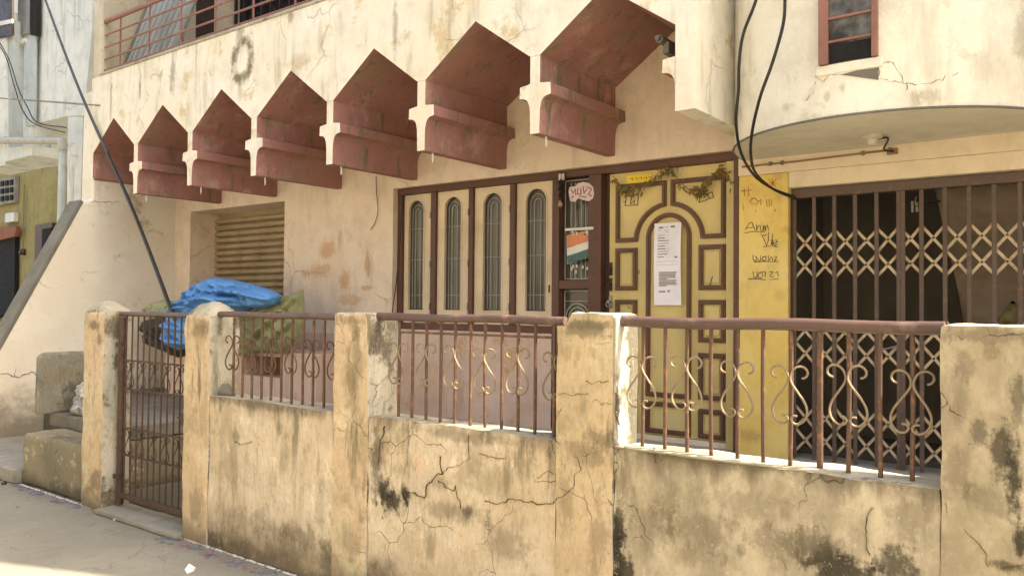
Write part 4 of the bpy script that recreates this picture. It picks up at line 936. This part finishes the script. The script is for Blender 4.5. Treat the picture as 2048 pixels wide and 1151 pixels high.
for x, y in ((1335, 348), (1343, 345), (1352, 343), (1362, 342)): 
    p = xz(x, y, 5.49); b.band([(p[0]-.012, p[1]-.02), (p[0]-.004, p[1]+.02), (p[0]+.006, p[1]-.012)], .006, 5.478, 5.4815)
b.build('white_letter', 'offwhite', strg, kind='stuff')
# ceiling lamp and conduit under the bay
p = PZ(1744, 270, 2.515); lp = MB()
def disc(mb, x, y, prof, n=20):
    vs = []; fs = []
    for r, z in prof: vs += [(x+r*math.cos(6.2832*k/n), y+r*math.sin(6.2832*k/n), z) for k in range(n)]
    for i in range(len(prof)-1): fs += [(i*n+k, i*n+(k+1) % n, (i+1)*n+(k+1) % n, (i+1)*n+k) for k in range(n)]
    fs += [tuple(range(n)), tuple((len(prof)-1)*n+k for k in range(n))]
    return mb.add(vs, fs)
disc(lp, p.x, p.y, [(.055, 2.514), (.058, 2.50), (.05, 2.492), (.03, 2.486), (.03, 2.468), (.022, 2.455), (.012, 2.45)])
lamp = lp.build('ceiling_lamp', 'lampwhite', smooth=35); tag(lamp, 'round cream lamp holder under the curved bay balcony', 'lamp')
pe = P(1788, 296, 5.385)
MB().tube(smoothpath([Vector((p.x+.03, p.y, 2.49)), Vector((p.x+.07, p.y+.08, 2.50)), Vector((pe.x-.03, pe.y-.12, 2.47)), Vector((pe.x, 5.385, 2.475))], 6), .006, 6).build('lamp_wire', 'cable', lamp, smooth=60)
cd = MB().tube([P(1484, 334, 5.388), P(1600, 322, 5.388), P(1788, 299, 5.388)], .0065, 7).build('conduit', 'conduit', smooth=60)
tag(cd, 'thin brown conduit pipe along the wall under the bay balcony', 'conduit')
for x, y in ((1541, 328), (1565, 326), (1726, 307), (1780, 300)):
    q = P(x, y, 5.388); MB().box(q.x-.009, q.x+.009, 5.374, 5.3995, q.z-.011, q.z+.014).build('clip', 'dark_grey', cd)
q = P(1785, 304, 5.39); MB().box(q.x-.03, q.x+.03, 5.375, 5.3985, q.z-.015, q.z+.02).build('junction_box', 'conduit', cd)
# black cables looping down to the gate corner
cb1 = [P(1522, -60, 4.0), P(1512, 0, 4.0), P(1486, 70, 4.02), P(1478, 130, 4.05), P(1477, 180, 4.1), P(1472, 245, 4.2), P(1482, 305, 4.45), P(1508, 350, 4.95), P(1545, 377, 5.25), P(1590, 394, 5.4)]
cb2 = [P(1571, -60, 4.0), P(1570, 0, 4.0), P(1566, 50, 4.02), P(1545, 125, 4.05), P(1520, 195, 4.1), P(1504, 265, 4.25), P(1502, 315, 4.5), P(1514, 350, 4.93), P(1548, 379, 5.24), P(1592, 397, 5.4)]
tag(MB().tube(smoothpath(cb1, 6), .0085, 7).build('cable', 'cable', smooth=60), 'black cable, the left of two hanging in front of the bay balcony', 'cable', 'cables hanging before the bay balcony')
tag(MB().tube(smoothpath(cb2, 6), .0085, 7).build('cable', 'cable', smooth=60), 'black cable, the right of two hanging before the bay balcony by its window', 'cable', 'cables hanging before the bay balcony')
tag(MB().tube(smoothpath([P(752, 352, DY-.01), P(753, 385, DY-.015), P(756, 420, DY-.02), P(750, 445, DY-.015), P(741, 459, DY-.01)], 6), .0035, 5).build('wire', 'cable', smooth=60), 'short thin wire dangling on the beige wall left of the shutters', 'wire')
tag(MB().tube(smoothpath([P(805, 390, 5.45), P(800, 480, 5.42), P(793, 560, 5.39), P(785, 620, 5.37), P(783, 660, 5.37)], 5), .005, 5).build('wire', 'cable', smooth=60), 'dark wire running down the left edge of the shutter frame', 'wire')
tag(MB().tube(smoothpath([P(1855, 406, 5.7), P(1880, 402, 5.7), P(1905, 390, 5.7), P(1930, 372, 5.7)], 5), .006, 5).build('wire', 'cable', smooth=60), 'thin wire sagging behind the top of the folding gate', 'wire')
p = P(1336, 88, 4.62); b = MB().tube([(p.x, 4.5, p.z), (p.x, 4.75, p.z)], .026, 12); b.tube([(p.x, 4.499, p.z), (p.x, 4.47, p.z)], .015, 10); b.box(p.x-.0, p.x+.04, 4.55, 4.7, p.z-.08, p.z-.01)
tag(b.build('pipe_end', 'dark_grey', smooth=40), 'short grey pipe end tucked under the nearest pink arch', 'pipe')
# ------------------------------------------------------------------ litter and chalk on the street
def flat(pts, z, mat, name, parent=None):
    q = [PZ(x, y, 0) for x, y in pts]; return MB().prism([(v.x, v.y) for v in q], z-.0035, z, 'Z').build(name, mat, parent)
ch = MB()
for (xa, ya, xb, yb) in ((51, 967, 192, 1014), (362, 1069, 612, 1152)):
    a_, c_ = PZ(xa, ya, 0), PZ(xb, yb, 0)
    n = int((c_-a_).length/.012)
    for i in range(n):
        if fbm((i*.31, xa, 0)) < -.15: continue
        q = a_+(c_-a_)*i/n+Vector((0, -.035, 0)); wv = .010*fbm((i*.45, 2, xa)); s = random.uniform(.004, .009)
        ch.box(q.x-.007, q.x+.007, q.y+wv-s, q.y+wv+s, .001, .004+random.uniform(0, .002))
o = ch.build('chalk_line', 'chalk'); o['kind'] = 'stuff'; tag(o, 'broken white chalk line drawn along the foot of the wall', 'chalk line')
for mat, pts in (('powder_purple', [(55, 972, 22, 9), (80, 985, 16, 6), (125, 1000, 20, 7), (155, 1010, 16, 5)]), ('powder_blue', [(345, 1078, 26, 9), (395, 1093, 18, 7), (428, 1110, 16, 6), (480, 1126, 20, 7), (540, 1142, 24, 8)]), ('powder_pink', [(372, 1088, 16, 9), (418, 1104, 18, 7), (455, 1118, 18, 9), (510, 1136, 18, 8)])):
    b = MB()
    for cx_, cy_, rx, ry in pts:
        poly = []
        for k in range(18):
            a = k/18*6.283; f = .75+.5*fbm((math.cos(a)*1.5+cx_, math.sin(a)*1.5, cy_)); q = PZ(cx_+rx*1.3*f*math.cos(a), cy_+ry*1.2*f*math.sin(a), 0); poly.append((q.x, q.y-.02))
        b.prism(poly, .0005, .0025+.0012*len(mat) % .003, 'Z')
    o = b.build('coloured_powder', mat); o['kind'] = 'stuff'; tag(o, {'powder_purple': 'purple powder smudges beside the entrance step', 'powder_blue': 'blue powder smudges at the foot of the stained wall', 'powder_pink': 'pink powder smudges between the blue ones by the wall'}[mat], 'powder')
b = MB(); q = [PZ(x, y, 0) for x, y in ((369, 1139), (378, 1134), (391, 1135), (388, 1142), (374, 1147))]
b.add([(v.x, v.y, .004+.02*(i % 2)) for i, v in enumerate(q)]+[(v.x, v.y, .002) for v in q], [(0, 1, 2, 3, 4), (9, 8, 7, 6, 5)]+[(i, (i+1) % 5, (i+1) % 5+5, i+5) for i in range(5)])
tag(b.build('paper_scrap', 'paper'), 'scrap of white paper lying on the street near the fence', 'litter')
rnd = random.Random(5)
for x, y, r, mt, lb in ((229, 1040, .012, 'offwhite', 'small white pebble on the street before the gate'), (250, 1038, .008, 'grey', 'tiny grey pebble right of the white one before the gate'), (8, 968, .022, 'cable', 'black scrap lying on the street at the far left'), (35, 1014, .008, 'dark_grey', 'small dark stone on the street left of the gate')):
    v = PZ(x, y, 0); b = MB(); disc(b, v.x, v.y, [(r*.6, .001), (r, r*.5), (r*.7, r), (r*.2, r*1.15)], 7); tag(b.build('pebble', mt), lb, 'litter')
b = MB()
for i in range(420):
    x, y = rnd.uniform(-7, -3.4), rnd.uniform(1.4, 2.9)
    if rnd.random() < .5: y = 2.9-abs(rnd.gauss(0, .15))
    s = rnd.uniform(.002, .006); disc(b, x, y, [(s, .001), (s*.8, s*.8), (s*.2, s)], 5)
o = b.build('grit', 'grey'); o['kind'] = 'stuff'; tag(o, 'fine grit and crumbs scattered on the street along the fence', 'grit')

# ------------------------------------------------------------------ neighbouring building on the left
nb_ = thing('neighbour_building', 'white and yellow neighbouring building with drainpipe at the far left', 'building')
NY = 5.05
def npoly(pts, Y, y1, mat, name, parent=nb_, bevel=None):
    return MB().prism([xz(x, y, Y) for x, y in pts], Y, y1).build(name, mat, parent, bevel=bevel)
npoly([(70, -90), (186, -90), (184, 60), (168, 232), (136, 232), (66, 248), (70, 150)], NY, 7.0, 'neigh_white', 'upper_wall')
npoly([(136, 233), (166, 233), (158, 520), (132, 560)], NY+.004, NY+.35, 'neigh_white', 'corner_pilaster')
npoly([(-60, 20), (8, 20), (10, 330), (-60, 345)], NY-.25, NY-.05, 'neigh_white', 'balcony_wall')
npoly([(10, 40), (26, 40), (22, 320), (10, 324)], NY-.2, NY+.1, 'pipe_blue', 'down_pipe')
npoly([(26, 60), (69, 50), (65, 305), (22, 318)], NY-.05, NY+.2, 'neigh_white', 'side_wall')
npoly([(24, 88), (48, 76), (48, 84), (26, 98)], NY-.12, NY-.06, 'neigh_white', 'ledge')
npoly([(48, 78), (70, 72), (68, 250), (50, 252)], NY-.08, NY-.052, 'pipe_blue', 'pilaster')
npoly([(36, 0), (58, -4), (56, 66), (34, 72)], NY-.10, NY-.052, 'corrugated', 'shutter')
npoly([(60, -10), (73, -10), (72, 72), (60, 70)], NY-.09, NY-.03, 'void', 'dark_gap')
npoly([(-60, -80), (24, -80), (24, 70), (-60, 90)], NY-.28, NY-.251, 'brown_dark', 'window')
npoly([(-60, 55), (24, 38), (24, 46), (-60, 64)], NY-.30, NY-.281, 'offwhite', 'window_bar')
npoly([(-60, 305), (64, 290), (64, 310), (-60, 340)], NY-.26, NY+.3, 'neigh_white', 'eave_slab')
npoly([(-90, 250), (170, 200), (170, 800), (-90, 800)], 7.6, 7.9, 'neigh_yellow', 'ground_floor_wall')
npoly([(-200, -120), (172, -120), (170, 245), (-200, 249)], 7.3, 7.9, 'neigh_white', 'rear_wall')
MB().box(-17, -10.45, 5.2, 7.29, P(70, 232, 5.1).z, P(70, 222, 5.1).z).build('balcony_floor', 'neigh_white', nb_)
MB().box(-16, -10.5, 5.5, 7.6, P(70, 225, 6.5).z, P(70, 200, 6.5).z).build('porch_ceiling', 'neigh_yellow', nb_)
dw = npoly([(-20, 478), (30, 470), (28, 620), (-20, 640)], 7.5, 7.59, 'void', 'doorway')
npoly([(-20, 455), (32, 452), (30, 472), (-20, 484)], 7.42, 7.5, 'awning', 'awning')
npoly([(70, 450), (104, 445), (102, 560), (68, 570)], 7.5, 7.59, 'brown', 'window')
npoly([(84, 458), (102, 455), (100, 552), (82, 558)], 7.44, 7.49, 'void', 'pane')
wv = npoly([(-10, 360), (30, 352), (28, 404), (-10, 412)], 7.5, 7.59, 'grey', 'ventilator')
for i in range(4):
    for j in range(3):
        a_, c_ = xz(-6+i*9, 364+j*15-i*1.3, 7.49), xz(-1+i*9, 373+j*15-i*1.3, 7.49); MB().box(a_[0], c_[0], 7.47, 7.499, c_[1], a_[1]).build('hole', 'void', wv)
MB().box(*[xz(0, 428, 7.4)[0], xz(18, 428, 7.4)[0]], 7.5, 7.59, xz(0, 444, 7.4)[1], xz(0, 426, 7.4)[1]).build('number_plate', 'offwhite', nb_)
q = P(45, 505, 7.55); disc(MB(), q.x, q.y, [(.05, q.z-.05), (.08, q.z), (.04, q.z+.08)], 10).build('meter', 'brown_dark', nb_)
MB().tube([P(48, 370, 7.55), P(46, 505, 7.55)], .012, 5).build('wire_pipe', 'conduit', nb_)
pp = MB(); pa, pb_, pc = P(-30, 281, 4.72), P(122, 281, 4.72), P(130, 290, 4.72)
pp.tube([pa, pb_], .046, 14); ob = pp.build('drain_pipe', 'pipe', nb_, smooth=50)
MB().tube([pb_+Vector((-.02, 0, .0)), pb_+Vector((.03, 0, -.01)), pb_+Vector((.055, 0, -.05)), pb_+Vector((.055, 0, -.14))], [.054, .056, .056, .052], 14).build('elbow', 'pipe', ob, smooth=50)
e0 = pb_+Vector((.055, 0, -.13))
MB().tube([e0, Vector((e0.x-.01, e0.y, e0.z-.9)), Vector((e0.x-.02, e0.y, .2))], .045, 14).build('down_pipe', 'pipe_blue', ob, smooth=50)
q = P(10, 281, 4.72); MB().tube([q, q+Vector((.04, 0, 0))], .052, 14).build('collar', 'pipe', ob, smooth=50)
hp_ = MB().tube([P(-30, 194, 4.6), P(80, 202, 4.5), P(200, 211, BY-.002)], .011, 7).build('stay_rod', 'grey', smooth=60)
tag(hp_, 'thin grey rod spanning from the neighbouring building to the house wall', 'rod')
for k, pts in enumerate(([(-20, 70), (10, 110), (28, 170), (45, 220), (70, 248), (130, 265)], [(-20, 55), (16, 115), (36, 175), (55, 215), (75, 245), (132, 255)])):
    tag(MB().tube(smoothpath([P(x, y, 4.7+.02*k) for x, y in pts], 6), .008, 6).build('cable', 'cable', smooth=60), ['black cable, lower of two sagging by the white neighbouring building', 'black cable, upper of two sagging by the white neighbouring building'][k], 'cable', 'cables sagging by the neighbouring building')
# crack on the side wall and on the neighbour
b = MB()
def xcrack(pts, X, wd, seed):
    q = [PX(x, y, X) for x, y in pts]; q2 = jag([(v.y, v.z) for v in q], .02, 6, seed); b.tube([(X+.001, a, c_) for a, c_ in q2], [wd*(.4+abs(fbm((a*20, c_*20, seed)))) for a, c_ in q2], 4)
xcrack([(0, 745), (18, 748), (36, 754), (50, 748), (68, 745), (80, 752)], WX, .006, 1); xcrack([(30, 752), (32, 735)], WX, .004, 2)
xcrack([(185, 402), (215, 404), (238, 404)], WX, .004, 3)
b.build('plaster_crack', 'ink', house, kind='stuff')

# ------------------------------------------------------------------ unseen row house across the street, added for its bounce light
op = thing('added_opposite_house', 'unseen plain cream row house, added across the street for bounce light', 'house')
MB().box(-16, 9, -9, -3.6, 0, 6.2).build('wall', 'cream', op)
MB().box(-16.1, 9.1, -9.1, -3.3, 6.201, 6.4).build('roof', 'ledge', op)
for i in range(7):
    for z in (.9, 3.9): MB().box(-14.5+3.3*i, -13.3+3.3*i, -3.62, -3.57, z, z+1.3).build('window', 'glass', op)
